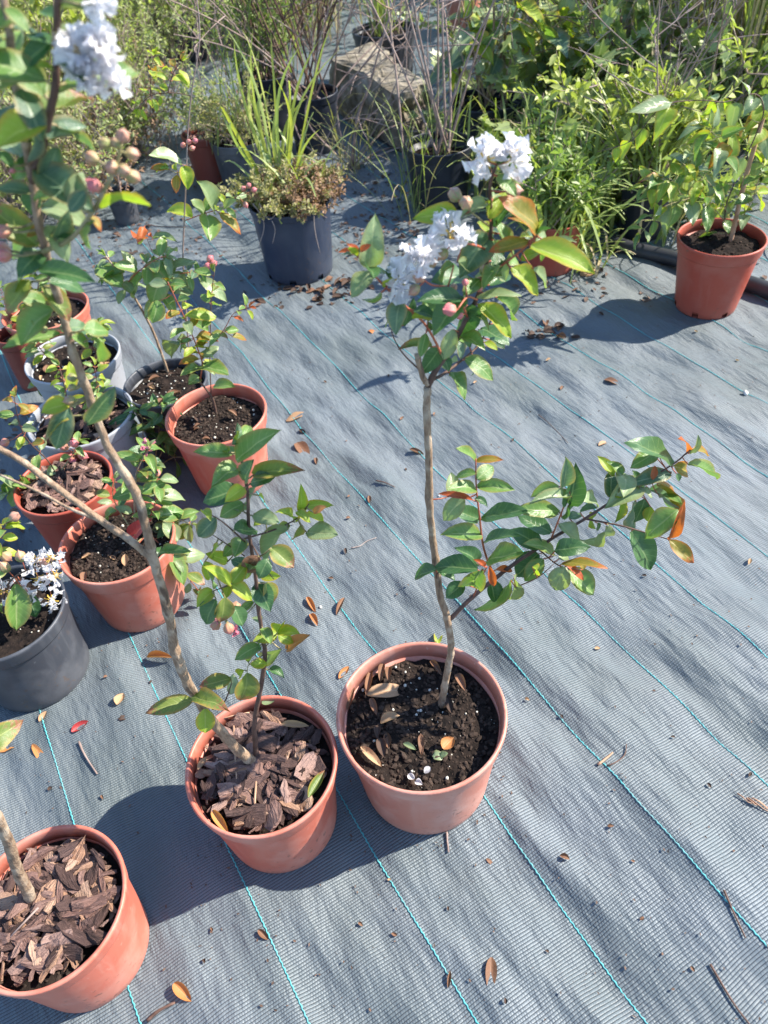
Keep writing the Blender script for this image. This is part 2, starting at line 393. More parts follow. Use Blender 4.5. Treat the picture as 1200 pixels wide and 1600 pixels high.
def ghp(x, y): return float(gh(np.array([x]), np.array([y]))[0])
def ax(lo, hi, st, far):
    a = list(np.arange(lo, hi, st)); s = st; v = a[-1]; post = []
    while v < far: s *= 1.5; v += s; post.append(v)
    s = st; v = a[0]; pre = []
    while v > -far: s *= 1.5; v -= s; pre.append(v)
    return np.array(pre[::-1]+a+post)
xs = ax(-1.9, 2.3, .0125, 400); ys = ax(.05, 4.6, .0125, 400)
XX, YY = np.meshgrid(xs, ys); ZZ = gh(XX, YY)
nx, ny = len(xs), len(ys)
idx = np.arange(nx*ny).reshape(ny, nx)
Fq = np.stack([idx[:-1, :-1], idx[:-1, 1:], idx[1:, 1:], idx[1:, :-1]], -1).reshape(-1, 4)
ground = obj('ground', mesh('ground', np.stack([XX, YY, ZZ], -1).reshape(-1, 3), Fq, M['ground']))
ground['kind'] = 'structure'
rng = random.Random(3)
for k in range(-5, 20):
    V, Fc = [], []; t = -1.2; i = 0; ph = rng.random()*9
    pts = []
    while t < 6.5:
        step = .0045
        off = LO+k*LS+.005*math.sin(t*2.3+ph)+.003*math.sin(t*5.1+2*ph)
        p = LN*off+LT*t
        if abs(p.x) < 3.2 and .2 < p.y < 7: pts.append((p.x, p.y))
        t += step if p.y < 2.2 else .03
    if len(pts) < 20: continue
    A = np.array(pts); hz = gh(A[:, 0], A[:, 1])
    for i, (p, z) in enumerate(zip(pts, hz)):
        zig = (.0007 if i % 2 else -.0007); wd = .0009 + (.0005 if i % 3 == 0 else 0)
        for sgn, dz in ((-1, .0009), (0, .0021), (1, .0009)):
            V.append((p[0]+LN.x*(zig+sgn*wd), p[1]+LN.y*(zig+sgn*wd), z+dz))
        if i: a = 3*i; Fc += [(a-3, a-2, a+1, a), (a-2, a-1, a+2, a+1)]
    obj('guide_thread', mesh('guide_thread', V, Fc, M['thread']), ground)

# ------------------------------------------------------------------ leaf templates
def leaf_geo(kind, var, nxx=4, nyy=7):
    r = random.Random(var*13+len(kind))
    V, Fc, UV = [], [], []
    fold = .10+.32*r.random(); rec = .08+.6*r.random(); wav = .04*r.random()+.02; tw = (r.random()-.5)*.5
    if kind == 'curl': fold = .5; rec = -.2; wav = .05
    for j in range(nyy+1):
        v = j/nyy
        if kind == 'lance': wd = math.sin(math.pi*min(1, v*.93+.05))**1.1*.17
        elif kind == 'ovate': wd = (math.sin(math.pi*(v**.62)))**.9*.33
        else: wd = max(0, math.sin(math.pi*(.03+.955*v**.92)))**.72*.275
        if j == nyy: wd = .004
        for i in range(nxx+1):
            u = -1+2*i/nxx
            z = fold*abs(u)*wd*2 - rec*v*v + wav*math.sin(9*v+3*u+var) + tw*u*wd*v
            y = v-.12*rec*v*v
            if kind == 'curl':
                a = u*1.5; V.append((math.sin(a)*wd*.8, y, (1-math.cos(a))*wd*.9+.12*math.sin(3*v+var))); UV.append((i/nxx, v)); continue
            V.append((u*wd, y, z)); UV.append((i/nxx, v))
    s = nxx+1
    for j in range(nyy):
        for i in range(nxx): Fc.append((j*s+i, j*s+i+1, (j+1)*s+i+1, (j+1)*s+i))
    return V, Fc, UV
_LC = {}
def leafmesh(kind, var, mk):
    key = (kind, var, mk)
    if key not in _LC:
        V, Fc, UV = leaf_geo(kind, var); _LC[key] = mesh('leaf', V, Fc, LM.get(mk) or M[mk], UV)
    return _LC[key]
TW = {'oval': .55, 'ovate': .66, 'lance': .34, 'curl': .45}
def frame(base, d, n, L, W, kind):
    y = d.normalized(); z = (n-y*n.dot(y))
    if z.length < 1e-4: z = y.orthogonal()
    z.normalize(); x = y.cross(z)
    sx = W/TW[kind]; m = Matrix.Identity(4)
    for i in range(3): m[i][0] = x[i]*sx; m[i][1] = y[i]*L; m[i][2] = z[i]*(L+sx)/2; m[i][3] = base[i]
    return m
# ------------------------------------------------------------------ small geometry shared
def lump(var, n=1):
    r = random.Random(var); V = []
    fi = (1+5**.5)/2
    for a in (-1, 1):
        for b in (-fi, fi): V += [(0, a, b), (a, b, 0), (b, 0, a)]
    V = [Vector(v).normalized()*(.75+.5*r.random()) for v in V]
    # hull faces by brute force
    Fc = []
    U = [v.normalized() for v in V]
    for i in range(12):
        for j in range(i+1, 12):
            for k in range(j+1, 12):
                if max((U[i]-U[j]).length, (U[j]-U[k]).length, (U[i]-U[k]).length) < 1.2:
                    nn = (U[j]-U[i]).cross(U[k]-U[i])
                    Fc.append((i, j, k) if nn.dot(U[i]) > 0 else (i, k, j))
    return V, Fc
LUMPS = [lump(i) for i in range(6)]
def chip_geo(var):
    r = random.Random(var*7+1); V = []; nx_ = 5; el = .18+.42*r.random()**1.3; th = .05+.10*r.random(); bend = (r.random()-.5)*.5; tw = (r.random()-.5)*1.2; sk = (r.random()-.5)*.35
    for i in range(nx_):
        t = i/(nx_-1)-.5; end = 1-(abs(t)*2)**3*r.uniform(.25, .8)
        w0, w1 = el*.5*end*r.uniform(.7, 1.25), el*.5*end*r.uniform(.7, 1.25); a = tw*t; cz = bend*t*t+r.uniform(-.02, .02); oy = sk*t+r.uniform(-.04, .04)
        ex0, ex1 = (r.uniform(-.1, .1) for _ in range(2))
        for (yy, zz, ex) in ((-w0, th*r.uniform(.2, .6), ex0), (0, th*r.uniform(.5, 1.0), 0), (w1, th*r.uniform(.2, .6), ex1), (w1*.9, -th*.5, ex1), (-w0*.9, -th*.5, ex0)):
            V.append((t+ex*(1 if i in (0, nx_-1) else .3), oy+yy*math.cos(a)-zz*math.sin(a), cz+yy*math.sin(a)+zz*math.cos(a)))
    Fc = [(0, 1, 2, 3, 4), tuple(reversed(range((nx_-1)*5, nx_*5)))]
    for i in range(nx_-1):
        for j in range(5): Fc.append((i*5+j, (i+1)*5+j, (i+1)*5+(j+1) % 5, i*5+(j+1) % 5))
    return V, Fc
CHIP = []
for i in range(28):
    v, f = chip_geo(i); CHIP.append(mesh('bark_chip', v, f, M[('bark1', 'bark2', 'bark2', 'bark3', 'bark1', 'bark1', 'bark2')[i % 7]], smooth=False))
# ------------------------------------------------------------------ pot + soil
def make_pot(T, k, mat, soil='soil', depth=.03, notch=0, seed=1, nchips=110, nper=40, seg=64, rimh=.03, lip=.006):
    p = POTS[k]; R, H, rb = p['R'], p['H'], p['rb']; ctr = Vector((p['x'], p['y'], 0)); r = random.Random(seed)
    Tm = Matrix.Translation(ctr)
    rw = R-lip*.9; zr = H-rimh; t = .0035
    rz = lambda z: rb+(rw-rb)*z/H
    prof = [(rb*.55, .004), (rb-.012, .003), (rb-.003, .0), (rb, .004), (rz(.02), .02), (rz(zr*.5), zr*.5), (rz(zr-.012), zr-.012), (rz(zr)+.0005, zr-.004), (rz(zr)+.001, zr+.004),
            (rz(zr+.01)-t, zr+.004), (rz(zr*.5)-t, zr*.5), (rz(.012)-t, .012), (rb*.5, .012)]
    sk = (lambda q, j: q in (2, 3) and (j % (seg//notch)) < 2) if notch else None
    V, Fc = lathe(prof, seg, sk)
    Fc = [tuple(f) for f in Fc]
    pot = obj('pot', mesh('pot', V, Fc, mat), T, Tm)
    prof = [(rz(zr)-.0005, zr-.001), (rz(zr)+lip*.55, zr-.0015), (rz(zr)+lip*.75, zr+.002), (R-.0015, H-.008), (R, H-.004), (R-.001, H-.001), (R-.003, H), (R-.0055, H-.001), (R-.0065, H-.004),
            (rz(zr)-t+.001, zr-.001)]
    V, Fc = lathe(prof, seg, closed=True)
    child('rim', mesh('rim', V, Fc, mat), pot, Tm)
    # soil
    zs = H-depth; rs = rz(zs)-t-.0008; V = [(0, 0, zs)]; Fc = []; nr, na = 12, 48
    for i in range(1, nr+1):
        for j in range(na):
            a = 2*math.pi*j/na; rr = rs*i/nr; X, Y = rr*math.cos(a), rr*math.sin(a)
            z = zs+.012*(float(vn(X*60+seed*3, Y*60))-.5)+.008*(float(vn(X*22+seed, Y*22+4))-.5)
            V.append((X, Y, z))
    for j in range(na): Fc.append((0, 1+j, 1+(j+1) % na))
    for i in range(nr-1):
        for j in range(na):
            a = 1+i*na; b = a+na; Fc.append((a+j, b+j, b+(j+1) % na, a+(j+1) % na))
    so_ = obj('soil', mesh('soil', V, Fc, M['soil']), T, Tm)
    def rp(q=.95):
        a = r.random()*2*math.pi; rr = rs*q*math.sqrt(r.random()); return rr*math.cos(a), rr*math.sin(a)
    # crumbs (too small to pick apart)
    nc = 1300 if k in ('p1', 'p4', 'p11') else 160
    prt = []
    for i in range(nc):
        X, Y = rp(.97); s = .0012+.0036*r.random()**2; ansx = r.uniform(.7, 1.8); v, f = LUMPS[r.randrange(6)]; q = Matrix.Rotation(r.random()*6, 3, 'Z')
        z = zs+.012*(float(vn(X*60+seed*3, Y*60))-.5)+.008*(float(vn(X*22+seed, Y*22+4))-.5)+s*.3
        prt.append(([q @ Vector((a.x*s*ansx, a.y*s*.8, a.z*s*.6))+Vector((X, Y, z)) for a in v], f))
    o = child('soil_crumbs', mesh('soil_crumbs', *merge(prt), M['crumb'], smooth=False), so_, Tm); o['kind'] = 'stuff'
    if nper and soil == 'soil':
        prt = []
        for i in range(nper):
            X, Y = rp(.95); s = .0007+.0026*r.random()**2; v, f = LUMPS[r.randrange(6)]
            z = zs+.012*(float(vn(X*60+seed*3, Y*60))-.5)+.008*(float(vn(X*22+seed, Y*22+4))-.5)+s*.6
            prt.append(([a*s+Vector((X, Y, z)) for a in v], f))
        o = child('perlite', mesh('perlite', *merge(prt), M['perlite']), so_, Tm); o['kind'] = 'stuff'
    if soil == 'bark':
        for i in range(nchips):
            s = .012+.030*r.random()**1.5
            if .62*nchips < i < .86*nchips: s = .032+.036*r.random()
            X, Y = rp(1-.42*s/rs); z = zs+.004+.011*i/nchips+.005*r.random()
            mm = Matrix.Translation(ctr+Vector((X, Y, z))) @ Matrix.Rotation(r.random()*6.28, 4, 'Z') @ Matrix.Rotation((r.random()-.5)*1.5, 4, 'X') @ Matrix.Rotation((r.random()-.5)*.75, 4, 'Y') @ Matrix.Diagonal((s, s*(.8+.9*r.random()), s, 1))
            child('bark_chip', r.choice(CHIP), so_, mm)
    elif soil == 'soil' and k in ('p1', 'p4', 'p11', 'p7', 'p8', 'p10', 'p9'):
        for i in range({'p1': 5, 'p8': 14, 'p7': 12}.get(k, 6)):
            X, Y = rp(.85); L = .014+.022*r.random(); d = Vector((r.random()-.5, r.random()-.5, .15*r.random()))
            child('dry_leaf', leafmesh('curl', r.randrange(4), r.choice(['b', 'b', 'x', 'a'])), so_, frame(ctr+Vector((X, Y, zs+.006)), d, Vector((0, 0, 1)), L, L*.5, 'curl'))
    return so_, zs
# ------------------------------------------------------------------ plants
def curlv(r, a=1.0): return Vector((r.gauss(0, a), r.gauss(0, a), r.gauss(0, a)))
class Plant:
    def __init__(s, T, y, seed=1): s.T = T; s.y = y; s.r = random.Random(seed); s.sk = []; s.tw = []; s.main = None
    def stem(s, pts, r0, r1, mat='stem', o=(0, 0), sc=1.0, name=None, seg=7, rough=.12, start=None, pw=1.0):
        """pts: (px, py, dy); radii in millimetres"""
        P = [YP(o[0]+p[0]/sc, o[1]+p[1]/sc, s.y+(p[2] if len(p) > 2 else 0)) for p in pts]
        if start is not None: P[0] = Vector(start)
        Q = catmull(P, 6 if r0 > 2 else 4)
        if r0 > 3:
            Q = [q+curlv(s.r, r0*.00005) for q in Q]
        rn = None
        if r0 > 3:
            kn = [s.r.random() for _ in range(int(3+len(P)))]
            rn = lambda k: .001*(r1+(r0-r1)*(1-k)**pw)*(1+.16*max([0]+[1-abs(k-a)/.012 for a in kn]))
        nm = name or ('stem' if s.main is None else 'branch')
        ob = obj(nm, mesh(nm, *tube(Q, r0*.001, r1*.001, seg, rough if r0 > 2 else 0, s.r, rn), M[mat]), s.T)
        if s.main is None: s.main = ob
        for q in Q: s.sk.append((q, PIX(q), ob))
        s.last = (ob, Q); return ob, Q
    def near(s, px, py):
        return min(s.sk, key=lambda a: (a[1][0]-px)**2+(a[1][1]-py)**2)
    def leaves(s, lst, o=(0, 0), sc=1.0, kind='oval', dflt='g', lift=.9):
        r = s.r
        for L in lst:
            bx, by, tx, ty = [a/sc for a in L[:4]]; wd = L[4]/sc; mk = L[5] if len(L) > 5 else dflt
            bx += o[0]; tx += o[0]; by += o[1]; ty += o[1]
            q, pq, ob = s.near(bx, by)
            b = YP(bx, by, q.y+r.uniform(-.012, .012)); scl = F/DEP(b)
            W = wd*1.0/scl; t0 = YP(tx, ty, b.y); vis = (t0-b).length; Lr = max(vis*1.08, W*1.6)
            dz = math.sqrt(max(0, Lr*Lr-vis*vis)); ty_ = b.y+(dz if r.random() < .35 else -dz)*.9
            if ty_ < .25: ty_ = b.y-.5*dz
            tip = YP(tx, ty, ty_); d = (tip-b)*1.04
            toc = (CAM-b).normalized()
            n = Vector((0, 0, 1))*lift+toc*.9+Vector((.45, .1, 0))+curlv(r, .28)
            if (q-b).length > .004: s.tw.append((q, b))
            child('leaf', leafmesh(kind, r.randrange(7), mk), ob, frame(b, d, n, d.length, min(W*1.05, d.length*.75), kind))
    def auto(s, ob, Q, n, L, mks, t0=.15, t1=1.0, kind='oval', wr=.55, droop=.25, up=.35, skip=.1, pet=.006):
        r = s.r; m_ = len(Q)-1
        for i in range(n):
            t = t0+(t1-t0)*(i+.5)/n; f = t*m_; k = min(int(f), m_-1); p = Q[k].lerp(Q[k+1], f-k); ax_ = (Q[k+1]-Q[k]).normalized()
            a = ax_.orthogonal().normalized(); a.rotate(Matrix.Rotation(i*1.57+r.uniform(-.5, .5), 3, ax_))
            for sg in (1, -1):
                if r.random() < skip: continue
                d = (a*sg+ax_*up*r.uniform(.3, 1.6)+Vector((0, 0, -droop*r.random()))+curlv(r, .18)).normalized(); l = L*r.uniform(.65, 1.15)*(1-.25*t)
                b = p+d*pet; s.tw.append((p, b)); n_ = Vector((0, 0, 1))+Vector((.35, -.35, 0))+curlv(r, .3)
                child('leaf', leafmesh(kind, r.randrange(7), r.choice(mks)), ob, frame(b, d, n_, l, l*wr*r.uniform(.85, 1.1), kind))
        if r.random() < 2:   # growing tip
            p = Q[-1]; ax_ = (Q[-1]-Q[-2]).normalized()
            for j in range(3):
                d = (ax_+curlv(r, .5)).normalized(); l = L*.5
                child('leaf', leafmesh(kind, r.randrange(7), r.choice(mks)), ob, frame(p, d, Vector((0, 0, 1))+curlv(r, .5), l, l*.45, kind))
    def bud(s, px, py, rpx, mat='bud', o=(0, 0), sc=1.0, y=None):
        px, py, rpx = o[0]+px/sc, o[1]+py/sc, rpx/sc
        q, pq, ob = s.near(px, py); p = YP(px, py, (q.y if y is None else y)+s.r.uniform(-.008, .008)); R = rpx*DEP(p)/F
        d = (p-q).normalized() if (p-q).length > .002 else Vector((0, 0, 1))
        if (p-q).length > .003: s.tw.append((q, p))
        m = d.to_track_quat('Z', 'Y').to_matrix().to_4x4(); m = Matrix.Translation(p) @ m @ Matrix.Diagonal((R, R, R*1.15, 1))
        child('bud', BUD[mat], ob, m)
    def flower(s, px, py, wpx, hpx, n=22, o=(0, 0), sc=1.0, mat='petal', psz=.0145, stam=True):
        r = s.r; px, py, wpx, hpx = o[0]+px/sc, o[1]+py/sc, wpx/sc, hpx/sc
        q, pq, ob = s.near(px, py); c = YP(px, py, q.y); k = DEP(c)/F; a, b = wpx/2*k, hpx/2*k
        s.tw.append((q, c))
        v, f = LUMPS[0]
        fl = obj('flower_cluster', mesh('flower_cluster', [x*min(a, b)*.28 for x in v], f, M['bud']), s.T, Matrix.Translation(c))
        for i in range(n):
            th = r.random()*6.283; ph = r.uniform(-.7, 1.4); d = RT*math.cos(th)*math.cos(ph)*a+UP*math.sin(th)*math.cos(ph)*b-FW*math.sin(ph)*min(a, b)
            p = c+d*r.uniform(.55, .9); dn = (d.normalized()+curlv(r, .45)).normalized()
            sz = psz*r.uniform(.8, 1.25)
            child('petal', PETAL[(mat, r.randrange(4))], fl, frame(p-dn*sz*.5, dn, curlv(r)+Vector((0, 0, .6))-FW*.8, sz, sz*.58, "oval"))
        if stam:
            parts = []
            for i in range(14):
                d = (-FW+curlv(r, .6)).normalized(); parts.append(tube([c, c+d*min(a, b)*.62], .0004, .0006, 4))
            child('stamens', mesh('stamens', *merge(parts), M['stamen']), fl, Matrix.Identity(4))
    def finish(s, mat='stem_red', rad=.0007):
        if not s.tw: return
        parts = []
        for a, b in s.tw:
            if (b-a).length < .0015: continue
            mid = a.lerp(b, .5)+Vector((0, 0, -.06*(b-a).length)); parts.append(tube([a, mid, b], rad*1.3, rad, 4))
        if parts: obj('petioles', mesh('petioles', *merge(parts), M[mat]), s.T)['kind'] = 'stuff'
BUD = {}
for mk in ('bud', 'budpink'):
    V, Fc = lathe([(.02, -1.1), (.45, -.95), (.85, -.5), (1, 0), (.85, .5), (.5, .85), (.2, 1.05), (.09, 1.25), (.02, 1.38)], 24)
    V = [(x*(1+.09*math.cos(6*math.atan2(y, x))), y*(1+.09*math.cos(6*math.atan2(y, x))), z) for x, y, z in V]
    BUD[mk] = mesh('bud', V, Fc, M[mk])
PETAL = {}
for mk in ('petal', 'pinkpetal'):
    for va in range(4):
        V, Fc, UV = [], [], []; r = random.Random(va)
        for j in range(6):
            v = j/5; wd = .035+.47*max(0, v-.18)**.8
            for i in range(8):
                u = -1+2*i/7; e = v**2
                z = e*.2*math.sin(8*u+va*2+3*v)+.11*e*math.sin(17*u+va)+.2*v*v
                V.append((u*wd*(1-.1*e), v*(1-.16*u*u*e)+.05*e*math.sin(13*u+va), z)); UV.append((i/7, v))
        for j in range(5):
            for i in range(7): Fc.append((j*8+i, j*8+i+1, j*8+9+i, j*8+8+i))
        PETAL[(mk, va)] = mesh('petal', V, Fc, M[mk], UV)
def pbase(k): p = POTS[k]; return Vector((p['x'], p['y'], 0))
# ================================================================== the potted plants in front
# --- p1: the white flowered crape myrtle standing alone
T = thing('potted_crape_myrtle', 'single slim crape myrtle with white flowers in faded terracotta pot of bare soil', 'potted plant', pbase('p1'))
so_, zs = make_pot(T, 'p1', M['terracotta_pink'], 'soil', .034, seed=4, nper=70, rimh=.032)
b0 = G(689, 1106, zs-.01)
pl = Plant(T, b0.y, 11)
pl.stem([(689, 1106), (696, 1067), (704, 1021), (704, 1000), (697, 960), (688, 932), (680, 873), (672, 807), (670, 723), (667, 640), (668, 605)], 5.6, 3.8, 'stem', start=b0, seg=9)
trunkQ = pl.last[1]
A = dict(o=(640, 640), sc=2.4)
pl.stem([(148, 790, 0), (240, 700, .01), (370, 595, .03), (450, 540, .04), (540, 480, .05), (640, 420, .06), (750, 350, .07), (860, 280, .085), (980, 210, .09), (1060, 145, .09)], 3.2, 1.0, 'stem_dark', **A)
pl.stem([(320, 635, .025), (278, 520, 0), (262, 400, -.015), (250, 290, -.02), (248, 185, -.02)], 1.6, .7, 'stem_red', **A)
pl.stem([(530, 487, .05), (580, 360, .04), (600, 310, .03), (575, 235, .03)], 1.2, .6, 'stem_red', **A)
pl.stem([(660, 410, .062), (790, 435, .04), (880, 460, .03), (972, 487, .02)], 1.4, .7, 'stem_dark', **A)
pl.stem([(480, 520, .045), (560, 585, .02), (640, 600, 0)], 1.2, .6, 'stem_dark', **A)
pl.stem([(400, 665, .01), (480, 630, 0), (540, 580, 0)], 1.0, .5, 'stem_dark', **A)
pl.stem([(240, 700, .01), (265, 640, -.03), (290, 590, -.05)], 1.2, .7, 'stem_red', **A)
pl.stem([(100, 640, 0), (110, 610, -.012), (175, 600, -.03)], 1.2, .5, 'stem_dark', **A)
pl.leaves([(248, 195, 190, 140, 48), (248, 195, 332, 168, 34, 'o'), (248, 240, 165, 230, 44), (252, 260, 320, 205, 60), (255, 290, 382, 285, 56), (160, 322, 165, 243, 56, 'p'), (250, 300, 190, 265, 62),
 (235, 338, 110, 292, 30, 'r'), (205, 335, 120, 405, 72, 'p'), (258, 412, 178, 372, 62, 'd'), (245, 335, 296, 350, 32, 'd'), (268, 410, 426, 365, 72, 'd'), (270, 475, 145, 450, 72), (280, 500, 391, 448, 66, 'd'),
 (255, 600, 88, 572, 84, 'd'), (100, 600, 4, 620, 62, 'd'), (100, 600, 172, 632, 46, 'd'), (250, 575, 222, 520, 62, 'd'), (290, 570, 404, 520, 92, 'g'), (270, 600, 192, 725, 92), (205, 650, 137, 702, 62, 'd'), (300, 640, 328, 722, 84, 'd'),
 (380, 640, 345, 766, 68), (390, 630, 412, 700, 74, 'p'), (285, 575, 345, 612, 30, 'r'), (300, 590, 320, 672, 30, 'r'), (325, 600, 395, 598, 30, 'r'), (280, 590, 262, 562, 22, 'r'),
 (482, 540, 400, 622, 92, 'd'), (500, 560, 432, 642, 62, 'g'), (460, 590, 500, 612, 42, 'y'), (490, 520, 400, 438, 78, 'd'), (530, 462, 415, 395, 74, 'd'), (545, 545, 500, 470, 64, 'g'), (545, 530, 646, 502, 68, 'd'), (560, 430, 667, 492, 64, 'p'),
 (560, 385, 438, 360, 64, 'g'), (560, 290, 445, 312, 54), (600, 330, 480, 312, 50, 'p'), (575, 290, 602, 205, 60, 'k'), (610, 255, 634, 232, 26, 'o'), (590, 352, 642, 265, 84, 'd'), (640, 335, 748, 330, 60, 'p'), (570, 405, 612, 350, 44, 'd'), (640, 385, 694, 362, 44, 'd'), (600, 410, 645, 385, 40, 'd'),
 (582, 590, 538, 690, 84, 'p'), (570, 580, 726, 560, 50, 'o'), (595, 600, 697, 690, 84, 'g'), (590, 585, 668, 626, 32, 'r'), (560, 560, 600, 545, 36, 'p'),
 (742, 432, 720, 546, 62, 'p'), (705, 425, 718, 456, 30, 'd'), (832, 455, 925, 602, 98, 'd'), (890, 470, 942, 522, 62, 'p'), (970, 487, 1041, 400, 38, 'r'), (975, 490, 1070, 572, 54, 'o'),
 (765, 250, 718, 173, 42, 'y'), (790, 250, 765, 188, 62, 'g'), (800, 240, 838, 262, 84, 'p'), (752, 330, 768, 238, 62, 'k'), (850, 285, 785, 325, 92, 'p'), (860, 278, 842, 228, 32, 'd'), (770, 325, 822, 395, 44, 'y'), (850, 345, 818, 442, 84, 'k'), (882, 335, 852, 432, 62, 'd'), (862, 292, 914, 322, 54, 'p'), (905, 365, 886, 424, 44, 'y'),
 (1006, 378, 888, 456, 88, 'g'), (900, 300, 1010, 370, 84, 'd'), (930, 282, 1022, 366, 74, 'o'), (982, 240, 858, 250, 64, 'k'), (912, 262, 922, 212, 26, 'r'), (985, 205, 895, 88, 80, 'd'), (930, 160, 853, 190, 64, 'g'), (905, 145, 833, 128, 18, 'r'), (990, 212, 1082, 236, 58, 'o'), (1045, 205, 1172, 246, 60, 'g'), (1000, 240, 1014, 268, 30, 'd'), (1040, 165, 1064, 76, 46, 'r'), (1060, 150, 1138, 160, 40, 'o'), (1050, 160, 1100, 120, 36, 'p'),
 (650, 600, 640, 560, 40, 'o'), (700, 390, 660, 440, 40, 'y'), (940, 330, 1000, 300, 50, 'g'), (880, 240, 840, 300, 44, 'd')], dflt='g', **A)
B = dict(o=(500, 200), sc=2.609); P1B = []
pl.stem([(440, 1045, 0), (418, 1010, -.004), (395, 922, -.006)], 3.4, 2.6, 'stem', name='branch', **B)
pl.stem([(420, 1000, 0), (335, 915, -.01), (292, 830, -.015), (310, 798, -.015)], .8, .5, 'stem_dark', **B)
pl.stem([(440, 1050, 0), (470, 990, 0), (520, 920, .005), (580, 810, .01), (640, 690, .01), (685, 520, 0), (697, 380, -.01), (692, 235, -.02), (720, 150, -.02)], 3.4, 1.0, 'stem_dark', **B); P1B.append((*pl.last, 6))
pl.stem([(450, 1030, 0), (500, 1005, .01), (580, 945, .03), (650, 880, .05), (705, 765, .06)], 1.9, .7, 'stem_dark', **B); P1B.append((*pl.last, 5))
pl.stem([(500, 935, 0), (470, 870, -.015), (420, 790, -.03), (330, 710, -.04), (230, 610, -.05), (155, 525, -.05)], 1.3, .8, 'stem_red', **B); P1B.append((*pl.last, 4))
pl.stem([(600, 770, .01), (570, 700, -.02), (520, 650, -.04), (455, 640, -.05), (400, 600, -.05)], 1.2, .7, 'stem_red', **B)
pl.stem([(685, 500, 0), (640, 480, -.03), (560, 460, -.04), (520, 420, -.04)], 1.2, .7, 'stem_red', **B)
pl.stem([(660, 620, .01), (740, 560, -.02), (820, 500, -.03), (880, 440, -.03)], 1.3, .7, 'stem_red', **B); P1B.append((*pl.last, 4))
pl.stem([(640, 700, .01), (600, 690, -.05), (560, 740, -.07)], 1.0, .7, 'stem_red', **B)
pl.stem([(690, 400, -.01), (650, 370, -.03), (570, 300, -.03)], 1.0, .7, 'stem_green', **B)
pl.leaves([(150, 522, 78, 485, 30, 'r'), (160, 512, 122, 470, 28, 'r'), (165, 502, 200, 475, 28, 'r'), (195, 575, 228, 422, 96, 'p'), (212, 590, 122, 652, 84, 'p'), (222, 592, 288, 558, 62, 'd'), (262, 650, 280, 592, 38, 'y'),
 (325, 715, 300, 812, 98, 'k'), (340, 805, 388, 708, 52, 'd'), (378, 772, 450, 735, 62, 'y'), (455, 892, 343, 868, 48, 't'),
 (572, 362, 423, 335, 86, 'y'), (690, 372, 758, 245, 62, 'y'), (712, 402, 758, 308, 50, 'd'), (890, 432, 815, 262, 104, 'o'), (882, 425, 800, 330, 44, 'o'), (850, 462, 698, 492, 66, 'o'), (860, 482, 1130, 556, 112, 'y'), (880, 470, 955, 432, 72, 'p'), (820, 542, 908, 475, 56, 'y'), (940, 462, 1042, 455, 34, 'p'),
 (780, 572, 917, 640, 84, 'y'), (870, 575, 947, 642, 64, 'p'), (830, 445, 890, 425, 44, 'k'), (690, 445, 588, 562, 128, 'k'), (715, 500, 735, 566, 76, 'd'), (545, 560, 465, 602, 64, 'g'), (612, 620, 508, 566, 104, 'd'), (690, 640, 774, 568, 88, 'd'), (640, 692, 802, 648, 54, 'p'), (645, 718, 812, 822, 78, 'y'),
 (722, 690, 845, 772, 84, 'g'), (582, 700, 418, 680, 74, 'd'), (592, 702, 448, 802, 112, 'd'), (600, 722, 602, 822, 104, 'd'), (545, 822, 505, 948, 66, 'p'), (580, 852, 658, 860, 74, 'g'), (650, 822, 757, 832, 94, 'd'), (690, 862, 748, 888, 64, 'k'), (592, 942, 722, 992, 84, 'g'), (530, 1000, 612, 1048, 84, 'g'), (485, 902, 448, 962, 74, 'd'), (560, 872, 592, 922, 54, 'k'), (500, 932, 532, 982, 54, 'd'),
 (700, 540, 770, 620, 70, 'p'), (560, 545, 610, 575, 60, 'p'), (700, 300, 670, 360, 50, 'y'), (640, 640, 560, 660, 70, 'g'), (690, 480, 780, 500, 80, 'd'), (640, 600, 700, 560, 80, 'g'), (440, 830, 480, 790, 50, 'd'), (735, 430, 690, 400, 60, 'k')], dflt='g', **B)
for x_, y_, r_, mk in ((550, 272, 28, 'bud'), (595, 305, 28, 'bud'), (790, 255, 27, 'bud'), (455, 550, 20, 'bud'), (500, 515, 22, 'bud'), (405, 605, 27, 'bud'), (385, 660, 22, 'bud'), (672, 577, 22, 'bud'), (657, 613, 18, 'budpink'), (592, 630, 14, 'budpink'), (528, 740, 27, 'budpink'), (570, 765, 15, 'budpink'), (650, 655, 14, 'budpink'), (545, 650, 15, 'bud')):
    pl.bud(x_, y_, r_, mk, **B)
for ob_, Q_, n_ in P1B: pl.auto(ob_, Q_, n_, .03, ['g', 'y', 'p', 'g', 'd'], .25, skip=.25)
pl.flower(675, 130, 150, 150, 24, **B); pl.flower(790, 125, 150, 140, 24, **B)
pl.flower(532, 432, 160, 150, 26, **B); pl.flower(408, 520, 128, 112, 20, **B); pl.flower(330, 628, 104, 140, 20, **B)
pl.finish()
